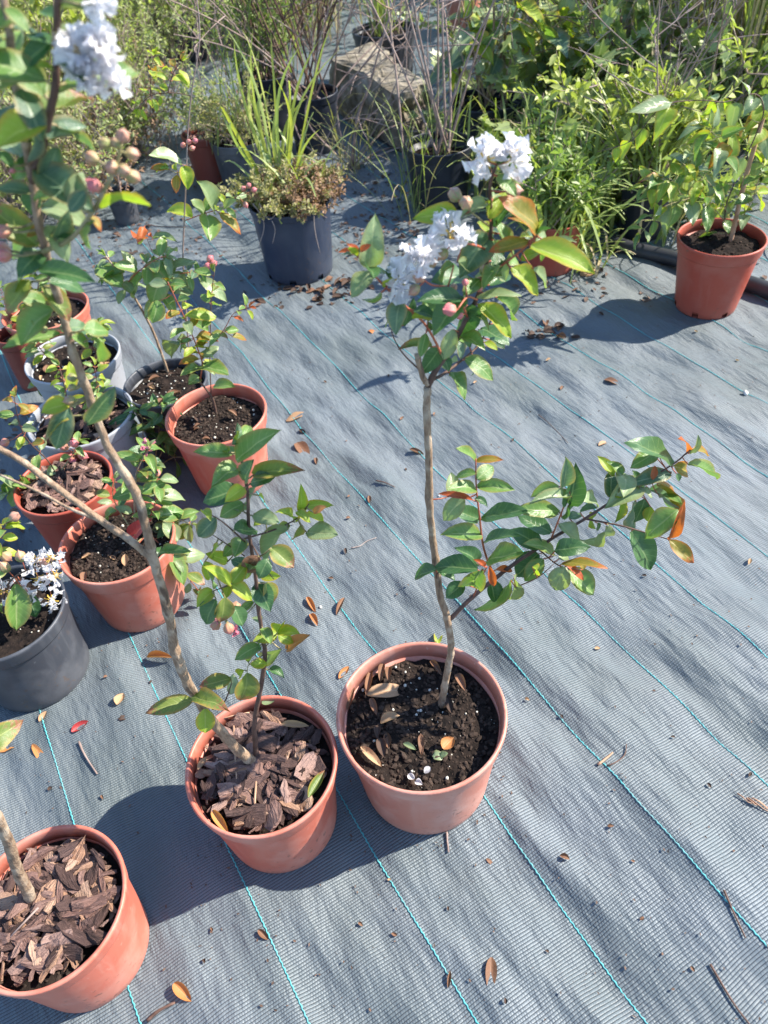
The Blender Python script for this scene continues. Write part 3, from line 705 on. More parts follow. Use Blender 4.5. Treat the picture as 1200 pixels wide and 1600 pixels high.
# fallen leaves and seedling lying on the p1 soil
for bx, by, tx, ty, wd, mk, kd in ((275, 470, 520, 400, 95, 'a', 'oval'), (300, 330, 270, 470, 40, 'b', 'curl'), (370, 300, 350, 380, 40, 'b', 'curl'), (405, 310, 400, 390, 40, 'b', 'curl'), (240, 775, 360, 880, 50, 'a', 'oval'), (725, 790, 780, 720, 80, 'q', 'curl'), (590, 700, 595, 800, 36, 'b', 'oval'), (490, 755, 560, 785, 34, 'p', 'oval'), (660, 830, 720, 820, 60, 'p', 'oval'), (700, 830, 745, 810, 40, 'p', 'oval'), (650, 280, 710, 350, 36, 'b', 'curl'), (800, 360, 850, 440, 50, 'b', 'curl'), (300, 500, 330, 580, 40, 'b', 'curl'), (160, 560, 200, 430, 30, 'b', 'curl')):
    a = G(500+bx/3.75, 960+by/3.75, zs+.008); c_ = G(500+tx/3.75, 960+ty/3.75, zs+.016)
    child('fallen_leaf' if mk != 'p' else 'seedling_leaf', leafmesh(kd, random.randrange(4), mk), so_, frame(a, c_-a, Vector((0, -.1, 1)), (c_-a).length, wd/3.75*DEP(a)/F, kd))
for x_, y_ in ((515, 940), (612, 930), (560, 975)):
    a = G(500+x_/3.75, 960+y_/3.75, zs+.006)
    child('fallen_petal', leafmesh('curl', x_ % 4, 'petal'), so_, frame(a, Vector((.6, .5 - (x_ % 3)*.5, .1)), Vector((0, -.3, 1)), .012, .010, 'curl'))

# --- p2: crape myrtle with two stems in bark
T = thing('potted_crape_myrtle', 'tall leaning crape myrtle with two stems in terracotta pot of bark chips', 'potted plant', pbase('p2'))
so_, zs = make_pot(T, 'p2', M['terracotta'], 'bark', .03, seed=9, nchips=290, rimh=.03)
b0 = G(410, 1196, zs-.004); pl = Plant(T, b0.y, 21)
pl.stem([(410, 1196), (395, 1190, -.002), (370, 1170, -.006), (337, 1133, -.01), (312, 1098, -.012), (290, 1060, -.02), (273, 1015, -.02), (267, 975, -.02), (253, 920, -.03), (238, 870, -.03), (228, 823, -.03), (213, 773, -.03), (198, 745, -.03), (165, 690, -.03), (140, 620, -.03), (117, 560, -.04), (100, 500, -.04), (78, 420, -.05), (60, 345, -.06), (50, 277, -.06), (38, 213, -.07), (28, 150, -.07), (18, 83, -.08), (8, 10, -.08), (0, -60, -.08)], 8.0, 2.2, 'stem', start=b0, seg=10, pw=1.7)
bigQ = pl.last[1]
pl.stem([(237, 872, -.03), (205, 845, -.03), (170, 822, -.025), (130, 793, -.02), (80, 755, -.01), (30, 718, 0), (-40, 680, .01)], 3.9, 2.8, 'stem', seg=8)
pl.stem([(160, 815, -.02), (110, 795, 0), (60, 768, .02), (0, 742, .03)], 1.8, 1.2, 'stem')
b1 = G(402, 1194, zs-.006)
pl.stem([(402, 1194, 0), (398, 1150, .01), (398, 1125, .012), (410, 1060, .02), (414, 1020, .02), (411, 1000, .02), (404, 950, .02), (398, 890, .02), (389, 830, .02), (387, 770, .02), (376, 712, .02), (372, 690, .02)], 4.0, 1.2, 'stem_dark', start=b1, seg=8)
pl.auto(pl.last[0], pl.last[1], 9, .036, ['g', 'y', 'd', 'g', 'p'], .4, skip=.2)
Cc = dict(o=(200, 650), sc=2.192)
pl.stem([(290, 1005, -.01), (330, 980, .01), (355, 915, .01)], 1.4, .8, 'stem_dark', **Cc)
pl.stem([(400, 430, .02), (320, 360, .0), (255, 325, -.01)], 1.0, .6, 'stem_dark', **Cc)
pl.stem([(400, 420, .02), (500, 390, .03), (580, 350, .04), (620, 300, .04)], 1.2, .6, 'stem_dark', **Cc)
pl.stem([(410, 520, .02), (350, 575, -.02), (290, 600, -.03)], 1.2, .6, 'stem_dark', **Cc)
pl.stem([(440, 640, .02), (400, 680, .0), (360, 650, -.01), (330, 690, -.01)], .9, .5, 'stem_green', **Cc)
pl.stem([(400, 480, .02), (340, 440, .01), (280, 400, .01)], .9, .5, 'stem_dark', **Cc)
pl.stem([(425, 440, .02), (470, 520, -.01), (500, 560, -.02)], .9, .5, 'stem_dark', **Cc)
pl.stem([(465, 800, .02), (510, 745, .02), (560, 745, .02)], .9, .5, 'stem_green', **Cc)
pl.stem([(460, 820, .02), (415, 850, .0), (408, 880, -.01)], .9, .5, 'stem_green', **Cc)
pl.leaves([(372, 150, 478, 48, 82, 'g'), (355, 130, 238, 112, 54), (345, 125, 325, 105, 28, 'y'), (430, 202, 567, 168, 62, 't'), (375, 180, 303, 202, 74), (400, 222, 416, 158, 58, 'k'), (420, 230, 488, 205, 54, 'd'), (385, 252, 263, 275, 78, 'd'), (410, 252, 452, 322, 74, 'd'), (395, 300, 318, 332, 64), (448, 272, 486, 282, 30, 'y'), (365, 392, 450, 385, 74, 'd'), (302, 352, 233, 416, 64, 'k'), (258, 325, 280, 335, 34, 'y'),
 (390, 420, 368, 472, 74), (470, 350, 440, 358, 30, 'y'), (548, 385, 452, 444, 84, 'p'), (555, 378, 480, 386, 48, 'y'), (570, 362, 560, 298, 44, 'y'), (590, 322, 602, 265, 38, 'y'), (600, 312, 678, 290, 38, 'y'), (600, 342, 692, 350, 38, 'y'), (590, 372, 570, 432, 44, 't'), (612, 400, 707, 395, 68, 'p'), (635, 330, 658, 310, 26, 'q'), (575, 330, 625, 345, 36, 'y'),
 (490, 452, 567, 512, 84, 't'), (480, 490, 450, 552, 74, 'd'), (445, 480, 393, 542, 64, 'b'), (470, 572, 516, 638, 64, 't'), (440, 572, 482, 642, 94, 'd'), (352, 578, 322, 512, 52, 'y'), (355, 575, 398, 512, 52, 'y'), (355, 580, 427, 612, 52, 'y'), (345, 580, 332, 622, 52, 'y'), (292, 600, 238, 637, 62, 'y'), (262, 500, 292, 562, 62, 'y'), (310, 442, 278, 482, 48, 'y'), (370, 440, 328, 472, 48, 'g'),
 (302, 630, 253, 712, 84, 'd'), (332, 622, 325, 712, 68, 't'), (360, 652, 397, 717, 74, 'd'), (420, 500, 380, 560, 66, 'g'), (300, 540, 250, 590, 60, 'g'), (400, 540, 440, 500, 60, 'd'), (340, 500, 300, 470, 44, 'y'),
 (510, 745, 452, 758, 48, 'y'), (512, 742, 520, 702, 46, 'y'), (515, 742, 572, 732, 46, 'y'), (515, 750, 565, 775, 40, 'y'), (545, 800, 606, 752, 44, 'q'), (525, 800, 428, 852, 54, 'p'), (412, 842, 410, 798, 28, 'y'), (420, 852, 478, 845, 38, 'y'), (398, 870, 372, 892, 34, 'y'), (410, 880, 400, 992, 84, 't'), (485, 868, 532, 880, 36, 'd'), (445, 770, 455, 800, 34, 'd'),
 (352, 900, 250, 922, 56, 't'), (222, 972, 74, 1002, 60, 't'), (222, 968, 298, 955, 62, 't'), (265, 1002, 265, 1088, 64, 'y'), (350, 952, 372, 895, 54, 'p'), (110, 470, 175, 440, 40, 'g')], dflt='g', **Cc)
for x_, y_ in ((345, 720), (300, 708), (368, 645)): pl.bud(x_, y_+8, 18, 'budpink', **Cc)
pl.flower(362, 735, 34, 34, 7, mat='pinkpetal', psz=.008, stam=False, **Cc); pl.flower(303, 705, 30, 30, 6, mat='pinkpetal', psz=.007, stam=False, **Cc)
# the part of the plant that rises close to the camera
Z1 = dict(o=(0, 0), sc=3.0); Z5 = dict(o=(0, 350), sc=2.667)
pl.stem([(150, 850, -.06), (190, 720, -.07), (230, 540, -.08), (260, 400, -.09), (265, 200, -.09), (270, 0, -.1), (272, -150, -.1)], 3.0, 1.8, 'stem_dark', **Z1); nearB = pl.last
pl.stem([(200, 1180, -.06), (330, 1120, -.07), (430, 1000, -.08), (500, 870, -.09), (550, 760, -.09), (570, 660, -.09)], 1.8, .9, 'stem_green', **Z1)
pl.auto(nearB[0], nearB[1], 3, .045, ['g', 'k', 'p', 'y', 'g'], .25, .55, droop=.5)
pl.stem([(262, 300, -.09), (340, 260, -.1), (420, 280, -.1)], 1.2, .8, 'stem_green', **Z1)
pl.leaves([(225, 650, 388, 548, 112, 'k'), (180, 660, -10, 625, 64, 'g'), (270, 690, 198, 885, 104, 'k'), (150, 800, 165, 715, 60, 'd'), (85, 335, -30, 395, 128, 'p'), (95, 430, 18, 585, 94, 'k'), (100, 400, 245, 395, 80, 'p'), (262, 275, 392, 368, 104, 'd'), (255, 450, 372, 368, 86, 'g'), (245, 190, 88, 305, 84, 'd'), (240, 210, 125, 105, 84, 'd'), (60, 130, 180, 120, 70, 'k'), (60, 60, -30, 100, 80, 'g'),
 (160, 940, 305, 880, 74, 'g'), (150, 900, -10, 868, 74, 'k'), (310, 935, 395, 815, 94, 'p'), (200, 960, 352, 960, 132, 'p'), (470, 975, 678, 868, 58, 'y'), (220, 1060, 322, 1165, 104, 'p'), (200, 1080, 120, 1085, 44, 'o'), (440, 1035, 340, 1115, 74, 'g'), (60, 780, -10, 715, 60, 'd'), (130, 770, 50, 835, 74, 'g'), (130, 700, 60, 760, 80, 'd'), (270, 120, 330, 160, 70, 'p'), (265, 90, 180, 40, 76, 'd'), (30, 40, 120, 80, 80, 'g'), (270, 40, 360, -30, 80, 'g'), (150, 620, 190, 730, 90, 'k'), (110, 560, 40, 620, 70, 'g'), (170, 880, 120, 1000, 90, 'd'), (30, 250, -40, 180, 90, 'g'), (250, 330, 180, 300, 60, 'y'), (400, 900, 320, 990, 80, 'k'), (360, 1090, 260, 1070, 70, 'd'), (420, 1010, 480, 1060, 50, 'o')], **Z1)
pl.auto(pl.sk[0][2], bigQ[int(len(bigQ)*.66):], 7, .046, ['g', 'k', 'p', 'd', 'g', 't'], .0, .85, droop=.5, skip=.25)
for x_, y_, r_ in ((575, 638, 32), (490, 672, 26), (545, 672, 24), (620, 720, 28), (430, 740, 30), (525, 785, 32), (580, 800, 30), (622, 828, 32)): pl.bud(x_, y_, r_, 'bud', **Z1)
pl.bud(440, 870, 30, 'budpink', **Z1); pl.bud(15, 1085, 30, 'budpink', **Z1); pl.bud(8, 1170, 34, 'budpink', **Z1); pl.bud(60, 800, 12, 'budpink', **Z1); pl.bud(270, 180, 28, 'bud', **Z1)
pl.flower(365, 240, 130, 120, 16, **Z1); pl.flower(460, 235, 130, 150, 20, **Z1); pl.flower(430, 370, 120, 120, 16, **Z1); pl.flower(528, 390, 60, 60, 7, stam=False, **Z1); pl.flower(468, 15, 50, 60, 6, stam=False, **Z1)
pl.leaves([(160, 190, 372, 213, 84, 'd'), (170, 115, 95, 165, 104, 'd'), (205, 240, 362, 240, 76, 'd'), (130, 190, -10, 262, 78, 'g'), (130, 240, -10, 345, 94, 't'), (250, 440, 372, 408, 84, 'd'), (250, 460, 12, 502, 64, 'g'), (350, 440, 465, 428, 84, 'g'), (385, 470, 432, 562, 94, 'g'), (130, 400, 195, 448, 44, 'y'), (300, 470, 385, 505, 60, 'g'), (290, 695, 297, 580, 54, 'y'), (290, 750, 175, 768, 84, 'y'), (285, 765, 220, 955, 96, 'k'), (300, 800, 148, 862, 64, 't'), (360, 830, 470, 708, 84, 'k'), (230, 60, 290, -30, 84, 'k'), (190, 330, 110, 290, 70, 'g'), (180, 260, 300, 390, 90, 't'), (120, 80, 30, 130, 90, 'g')], **Z5)
pl.bud(290, 735, 20, 'bud', **Z5); pl.bud(300, 640, 18, 'bud', **Z5); pl.bud(300, 680, 14, 'bud', **Z5); pl.bud(125, 190, 20, 'bud', **Z5); pl.bud(10, 20, 26, 'budpink', **Z5); pl.bud(15, 130, 28, 'budpink', **Z5); pl.bud(180, 440, 16, 'bud', **Z5)
pl.finish('stem_green', .0008)
# hollow stalk bits on the bark
for (ax_, ay_, bx_, by_, rr) in ((365, 275, 390, 740, 1.6), (515, 650, 505, 840, 1.8), (245, 240, 470, 185, 1.3)):
    a = G(280+ax_/4.286, 1070+ay_/4.286, zs+.018); c_ = G(280+bx_/4.286, 1070+by_/4.286, zs+.018)
    obj('dry_stalk', mesh('dry_stalk', *tube([a, a.lerp(c_, .5)+Vector((0, 0, .002)), c_], rr*.001, rr*.0008, 6), M['cane']), T)
for (ax_, ay_, bx_, by_, wd, mk) in ((870, 760, 970, 570, 70, 't'), (560, 120, 630, 105, 60, 'p'), (690, 270, 860, 270, 50, 'a'), (230, 850, 320, 980, 60, 'q'), (130, 570, 180, 480, 40, 'a')):
    a = G(280+ax_/4.286, 1070+ay_/4.286, zs+.02); c_ = G(280+bx_/4.286, 1070+by_/4.286, zs+.026)
    child('fallen_leaf', leafmesh('curl', 2, mk), so_, frame(a, c_-a, Vector((0, -.2, 1)), (c_-a).length, wd/4.286*DEP(a)/F, 'curl'))

# --- p3: pot cut by the picture's edge, bark
T = thing('potted_crape_myrtle', 'terracotta pot brimming with dark bark chips around one thick bare leaning stem', 'potted plant', pbase('p3'))
so_, zs = make_pot(T, 'p3', M['terracotta'], 'bark', .026, seed=19, nchips=295, rimh=.028)
b0 = G(50, 1412, zs-.004); pl = Plant(T, b0.y, 31)
pl.stem([(50, 1412), (42, 1390), (28, 1362), (18, 1330), (6, 1298), (-20, 1250), (-60, 1180), (-110, 1100), (-170, 1000)], 8.0, 4.5, 'stem', start=b0, seg=10)
ob, Q = pl.last; pl.auto(ob, Q[-16:], 6, .05, ['g', 'd', 't'], .1)
pl.finish()
a = G(12, 1468, zs+.02); c_ = G(60, 1418, zs+.03)
obj('dry_stalk', mesh('dry_stalk', *tube([a, c_], .0012, .0014, 6), M['twig']), T)

# --- p4
T = thing('potted_crape_myrtle', 'low bushy crape myrtle with pink bud in terracotta pot of black soil', 'potted plant', pbase('p4'))
so_, zs = make_pot(T, 'p4', M['terracotta'], 'soil', .028, seed=23, nper=45, rimh=.036, lip=.007)
b0 = G(212, 862, zs-.004); pl = Plant(T, b0.y, 41)
Z6 = dict(o=(0, 650), sc=2.667)
pl.stem([(565, 560), (570, 480, .01), (560, 380, .03), (565, 250, .04), (600, 170, .05), (618, 140, .05)], 2.4, .8, 'stem', start=b0, **Z6); s1 = pl.last
pl.stem([(570, 500, .01), (620, 430, .03), (650, 340, .05), (655, 250, .05)], 1.4, .8, 'stem_red', **Z6); s2 = pl.last
pl.stem([(568, 540, 0), (620, 500, .02), (690, 560, .0), (760, 640, -.01), (835, 740, -.02)], 1.4, .8, 'stem_red', **Z6); s3 = pl.last
pl.stem([(568, 530, 0), (640, 470, .05), (720, 430, .07), (800, 450, .08)], 1.4, .8, 'stem_green', **Z6); s4 = pl.last
pl.stem([(566, 500, 0), (500, 400, .05), (470, 330, .08), (480, 260, .09)], 1.3, .8, 'stem_green', **Z6); s5 = pl.last
for s_, n_ in ((s1, 7), (s2, 7), (s3, 8), (s4, 7), (s5, 5)): pl.auto(*s_, n_, .046, ['g', 'g', 'p', 'd', 'g', 't'], .3)
pl.leaves([(655, 420, 770, 385, 80), (660, 350, 770, 320, 70, 'p'), (600, 300, 470, 340, 60), (590, 320, 690, 270, 60), (600, 230, 680, 200, 60, 'p'), (600, 190, 540, 150, 40), (640, 260, 600, 240, 40), (545, 520, 590, 440, 70, 'c'), (690, 560, 790, 690, 100, 'g'), (700, 680, 640, 720, 70), (740, 520, 690, 440, 70, 'p'), (760, 600, 850, 560, 70, 'p'), (800, 460, 720, 500, 60), (700, 450, 630, 480, 50, 't')], **Z6)
pl.flower(618, 130, 70, 70, 9, mat='pinkpetal', psz=.010, stam=False, **Z6); pl.bud(655, 238, 14, 'budpink', **Z6)
pl.finish()

# --- p5: black pot with white flowers
T = thing('potted_crape_myrtle', 'low crape myrtle with white ruffled flowers in dusty black pot', 'potted plant', pbase('p5'))
so_, zs = make_pot(T, 'p5', M['charcoal'], 'soil', .03, seed=27, nper=10, rimh=.03, lip=.006)
b0 = G(5, 965, zs-.004); pl = Plant(T, b0.y, 51)
pl.stem([(10, 840), (20, 740, .0), (50, 680, .0), (120, 640, .0), (200, 620, 0)], 2.4, 1.0, 'stem_dark', start=b0, **Z6)
pl.stem([(15, 780, 0), (-30, 700, 0), (-60, 620, .01), (-20, 520, .02), (20, 450, .03)], 1.6, .8, 'stem_dark', **Z6); s2 = pl.last
pl.auto(*s2, 5, .05, ['y', 'g', 'y'], .2)
pl.leaves([(65, 700, 75, 895, 100, 'g'), (120, 740, 150, 840, 60, 'd'), (10, 510, 75, 505, 40, 'y'), (10, 450, 60, 435, 40, 'y'), (-20, 560, 40, 600, 50, 'g'), (0, 780, 40, 820, 40, 'g')], **Z6)
for a in ((150, 600, 100, 90), (215, 590, 120, 110), (160, 680, 130, 100), (230, 665, 110, 120), (215, 770, 110, 100), (15, 730, 90, 110), (120, 750, 70, 60)): pl.flower(*a, 15, **Z6)
for x_, y_ in ((85, 585), (185, 612), (25, 585), (20, 630), (60, 420)): pl.bud(x_, y_, 22, 'bud', **Z6)
pl.finish()

# --- p6 bark pot with thin shoots
T = thing('potted_crape_myrtle', 'thin round leaved shoots with pink buds in dark terracotta pot of bark', 'potted plant', pbase('p6'))
so_, zs = make_pot(T, 'p6', M['terracotta_red'], 'bark', .024, seed=33, nchips=170)
b0 = G(92, 748, zs-.004); pl = Plant(T, b0.y, 61)
pl.stem([(95, 745), (75, 720, -.01), (45, 690, -.03), (30, 660, -.04), (22, 620, -.05)], 1.6, .8, 'stem_dark', start=b0); s1 = pl.last
pl.stem([(92, 740), (110, 715, -.01), (118, 700, -.01), (125, 690, -.02)], 1.5, .8, 'stem_green'); s2 = pl.last
pl.stem([(88, 735, 0), (40, 760, -.04), (10, 770, -.06)], 1.4, .7, 'stem_dark'); s3 = pl.last
pl.stem([(90, 738, 0), (80, 790, -.05), (85, 815, -.06)], 1.4, .7, 'stem_dark'); s4 = pl.last
pl.auto(*s1, 6, .045, ['g', 'y', 'p', 'o'], .3); pl.auto(*s3, 4, .05, ['g', 'g', 'p'], .2); pl.auto(*s4, 3, .055, ['g', 'p'], .3); pl.auto(*s2, 2, .04, ['g'], .2)
pl.leaves([(40, 270, 25, 330, 60, 'g'), (90, 250, 130, 300, 60), (210, 420, 200, 490, 70, 'g'), (300, 270, 320, 300, 60, 'p'), (240, 220, 200, 240, 50, 'p'), (345, 380, 405, 420, 80, 'g')], **Z6)
for x_, y_ in ((265, 128), (310, 115), (295, 175), (345, 165), (20, 110)): pl.bud(x_, y_, 17, 'budpink', **Z6)
for x_, y_ in ((265, 120), (310, 110), (298, 178), (346, 160)): pl.flower(x_, y_, 34, 30, 5, mat='pinkpetal', psz=.009, stam=False, **Z6)
pl.finish()

# --- p7 p8 grey pots, p9 terracotta, p25 dark one at edge
for k, lab, mt, sl_, seed, tips in (
  ('p7', 'light grey pot of brown bark and soil with thin green shoots beside the terracotta pots', 'grey', 'bark', 71, [[(150, 640), (152, 610), (148, 570)], [(110, 650), (100, 600), (92, 570)]]),
  ('p8', 'light grey pot with small sprigs and dry leaves on soil behind another grey pot', 'grey', 'soil', 73, [[(75, 560), (60, 540), (55, 520)], [(90, 570), (80, 590), (60, 600)], [(140, 560), (150, 520), (155, 505)]]),
  ('p9', 'terracotta pot with dark soil and weeds behind the two light grey pots', 'terracotta', 'soil', 75, [[(60, 490), (40, 470), (30, 455)], [(80, 490), (82, 440), (75, 410)], [(50, 480), (60, 440), (40, 400)]]),
  ('p25', 'dark brown pot half hidden beside the terracotta pot with weeds', 'brown_pot', 'soil', 77, [[(20, 520), (10, 480), (0, 450)]])):
    T = thing('potted_shrub', lab, 'potted plant', pbase(k))
    so_, zs = make_pot(T, k, M[mt], sl_, .03, seed=seed, nchips=90, nper=30)
    pl = Plant(T, POTS[k]['y'], seed)
    for tp in tips:
        b0 = G(*tp[0], zs-.004)
        pl.stem([tp[0]]+[(a, b, .02*i) for i, (a, b) in enumerate(tp[1:])], 1.4, .7, 'stem_dark', start=b0)
        pl.auto(*pl.last, 9, .042, ['g', 'y', 'g', 't', 'p'], .15)
    pl.finish()

# --- p10 dark grey pot with two stems
T = thing('potted_crape_myrtle', 'tall open crape myrtle with two stems in dark grey pot speckled with perlite', 'potted plant', pbase('p10'))
so_, zs = make_pot(T, 'p10', M['charcoal'], 'soil', .026, seed=81, nper=70)
b0 = G(262, 582, zs-.004); pl = Plant(T, b0.y, 82)
pl.stem([(262, 582), (255, 560), (240, 520, 0), (225, 490, 0), (210, 465, 0), (195, 447, 0), (180, 420, .0), (165, 400, .01)], 4.0, 1.6, 'stem', start=b0, seg=8); s1 = pl.last
b1 = G(297, 585, zs-.004)
pl.stem([(297, 585), (293, 520), (289, 465, 0), (286, 400, 0), (288, 340, .01), (291, 270, .01), (294, 200, .02), (300, 140, .02), (312, 60, .03), (306, -20, .04)], 2.2, 1.0, 'twig', start=b1); s2 = pl.last
pl.stem([(225, 490, 0), (250, 455, -.03), (275, 430, -.05), (310, 425, -.06)], 1.6, .8, 'stem_red'); s3 = pl.last
pl.stem([(195, 447, 0), (215, 425, -.03), (245, 405, -.05), (260, 400, -.05)], 1.4, .8, 'stem_red'); s4 = pl.last
pl.stem([(288, 345, .01), (315, 335, 0), (345, 325, -.01), (372, 305, -.01)], 1.2, .7, 'stem_red'); s5 = pl.last
pl.stem([(291, 265, .01), (275, 270, 0), (262, 262, -.01)], 1.0, .6, 'stem_green'); s6 = pl.last
pl.stem([(298, 150, .02), (270, 145, .02), (235, 150, .02), (215, 170, .02)], 1.0, .6, 'stem_dark'); s7 = pl.last
pl.stem([(235, 150, .02), (235, 110, .02), (242, 85, .02)], .9, .5, 'stem_dark'); s8 = pl.last
pl.stem([(262, 146, .02), (270, 115, .02), (285, 95, .02)], .9, .5, 'stem_dark'); s9 = pl.last
pl.stem([(290, 355, .01), (250, 354, .02), (225, 354, .02), (240, 400, .0)], .9, .5, 'stem_dark'); s10 = pl.last
pl.auto(*s1, 5, .05, ['g', 'p', 'g'], .65); pl.auto(*s3, 8, .055, ['g', 'p', 'k', 'd'], .15); pl.auto(*s4, 7, .055, ['g', 'p', 'g'], .2); pl.auto(*s5, 4, .042, ['p', 'g', 'y'], .3)
pl.auto(*s7, 5, .036, ['y'], .3); pl.auto(*s8, 4, .036, ['y', 'y', 'o'], .2); pl.auto(*s9, 4, .036, ['y', 'y', 'o'], .2); pl.auto(*s6, 2, .04, ['y', 'g', 'o'], .2); pl.auto(*s10, 4, .04, ['y', 'g', 'r', 'g'], .4)
pl.leaves([(410, 170, 500, 240, 100, 'g'), (520, 200, 400, 230, 60), (600, 180, 720, 200, 70, 'p'), (700, 190, 600, 330, 100, 'g'), (690, 230, 780, 250, 80, 'p'), (600, 210, 540, 300, 80), (620, 400, 680, 330, 90, 'g'), (690, 200, 780, 130, 60, 'p'), (830, 230, 950, 290, 60, 'p'), (560, 60, 600, 40, 70, 'r'), (640, 60, 720, 40, 40, 'p')], **Z5)
for x_, y_ in ((875, 145), (890, 165), (865, 175), (510, 250)): pl.bud(x_, y_, 14, 'budpink', **Z5)
for x_, y_ in ((915, 660), (885, 665), (900, 695), (858, 680), (1140, 885), (1165, 870), (1190, 890), (1150, 960)): pl.bud(x_, y_, 12, 'budpink', **Z1)
pl.leaves([(850, 770, 710, 710, 90, 'p'), (860, 780, 890, 870, 70, 'y'), (780, 790, 715, 770, 40, 'o'), (900, 1020, 780, 950, 80, 'y'), (1000, 990, 980, 860, 110, 'p'), (960, 1000, 910, 940, 60, 'p'), (970, 1010, 990, 1110, 110, 'g'), (1030, 1000, 1135, 1070, 60, 'o'), (1050, 980, 1090, 930, 50, 'p')], **Z1)
pl.finish('stem_red', .0006)

# --- p11 terracotta
T = thing('potted_crape_myrtle', 'crape myrtle with one bent stem in clean terracotta pot beside dark grey pot', 'potted plant', pbase('p11'))
so_, zs = make_pot(T, 'p11', M['terracotta'], 'soil', .032, seed=91, nper=60, rimh=.036)
b0 = G(338, 648, zs-.004); pl = Plant(T, b0.y, 92)
pl.stem([(338, 648), (333, 625), (322, 608), (310, 595, 0)], 3.2, 2.0, 'stem_dark', start=b0)
pl.stem([(312, 597, 0), (316, 570, 0), (313, 556, 0), (303, 530, 0), (290, 500, 0), (274, 466, .0), (262, 440, 0)], 1.8, 1.0, 'stem_red'); s1 = pl.last
pl.stem([(330, 620, 0), (328, 560, .02), (329, 500, .03), (331, 455, .03), (335, 425, .03)], 1.5, .8, 'stem_dark'); s2 = pl.last
pl.stem([(328, 540, .02), (350, 515, .0), (365, 490, 0), (390, 480, 0)], 1.2, .6, 'stem_red'); s3 = pl.last
pl.auto(*s1, 12, .05, ['g', 'p', 'g', 'y', 'o'], .1, skip=.1); pl.auto(*s2, 7, .045, ['g', 'g', 't', 'y'], .25, skip=.2); pl.auto(*s3, 5, .036, ['g', 'y', 'g', 'r'], .2)
pl.leaves([(750, 500, 690, 470, 90, 'p'), (740, 480, 790, 530, 80, 'p'), (830, 600, 910, 570, 90, 'g'), (890, 680, 960, 660, 60, 'g'), (830, 640, 790, 660, 50, 'g'), (660, 320, 640, 410, 80, 'g'), (900, 480, 830, 440, 80, 'g'), (900, 390, 780, 370, 60, 'y'), (970, 470, 1030, 460, 40, 'o')], **Z5)
pl.finish()
# ================================================================== foliage by the thousand (numpy)
NR = np.random.RandomState(11)
TPL = {}
def _tp(key, V, Fc):
    V = np.array(V, float); TPL[key] = (V, Fc, np.stack([V[:, 0]+.5, V[:, 1]], 1))
_tp('oval', [(0, 0, 0), (.38, .25, .07), (.5, .55, .09), (.25, .85, .03), (0, 1, -.06), (-.25, .85, .03), (-.5, .55, .09), (-.38, .25, .07), (0, .5, 0)], [(0, 1, 2, 8), (8, 2, 3, 4), (8, 4, 5, 6), (0, 8, 6, 7)])
_iv = [(0, .0), (.30, -.06), (.5, .22), (.30, .36), (.42, .66), (.16, .62), (0, 1), (-.16, .62), (-.42, .66), (-.30, .36), (-.5, .22), (-.30, -.06), (0, .4)]
_tp('ivy', [(x, y, .1*abs(x)-.06*y*y) for x, y in _iv], [(12, 0, 1, 2), (12, 2, 3, 4), (12, 4, 5, 6), (12, 6, 7, 8), (12, 8, 9, 10), (12, 10, 11, 0)])
def nrm(a): return a/np.maximum(np.linalg.norm(a, axis=1, keepdims=True), 1e-9)
def leaf_cloud(P, D, Nn, L, W, tpl='oval'):
    T_, Fc, UV = TPL[tpl]; D = nrm(D); Z = nrm(Nn-D*np.sum(Nn*D, 1, keepdims=True)); X = np.cross(D, Z)
    V = (P[:, None, :]+T_[None, :, 0:1]*X[:, None, :]*W[:, None, None]+T_[None, :, 1:2]*D[:, None, :]*L[:, None, None]+T_[None, :, 2:3]*Z[:, None, :]*L[:, None, None]).reshape(-1, 3)
    k = len(T_); Fb = np.array(Fc); Fa = (Fb[None]+(np.arange(len(P))*k)[:, None, None]).reshape(-1, Fb.shape[1])
    return V, Fa, np.tile(UV, (len(P), 1))
def stuffpart(name, T, V, Fa, UV, mat):
    o = obj(name, mesh(name, V, Fa, mat, UV), T); o['kind'] = 'stuff'; return o
def stems_np(B, Dr, Ln, curve, nseg=7):
    """B base (n,3), Dr unit dir, Ln length, curve (n,3) added * t^2 -> (n, nseg+1, 3)"""
    t = np.linspace(0, 1, nseg+1)[None, :, None]
    return B[:, None]+Dr[:, None]*Ln[:, None, None]*t+curve[:, None]*t*t
def tubes_np(S, r0, r1, seg=4):
    n, m_, _ = S.shape; d = np.gradient(S, axis=1); d /= np.maximum(np.linalg.norm(d, axis=2, keepdims=True), 1e-9)
    ref = np.zeros_like(d); ref[..., 0] = .31; ref[..., 1] = .95; a = np.cross(d, ref); a /= np.maximum(np.linalg.norm(a, axis=2, keepdims=True), 1e-9); b = np.cross(d, a)
    th = np.arange(seg)*2*np.pi/seg; r = np.linspace(1, 0, m_)[None, :, None, None]*(r0-r1)+r1
    V = S[:, :, None]+(a[:, :, None]*np.cos(th)[None, None, :, None]+b[:, :, None]*np.sin(th)[None, None, :, None])*r
    i = np.arange(n)[:, None, None]*m_*seg; k = np.arange(m_-1)[None, :, None]*seg; j = np.arange(seg)[None, None]; j2 = (j+1) % seg
    Fa = np.stack([i+k+j, i+k+j2, i+k+seg+j2, i+k+seg+j], -1).reshape(-1, 4)
    return V.reshape(-1, 3), Fa
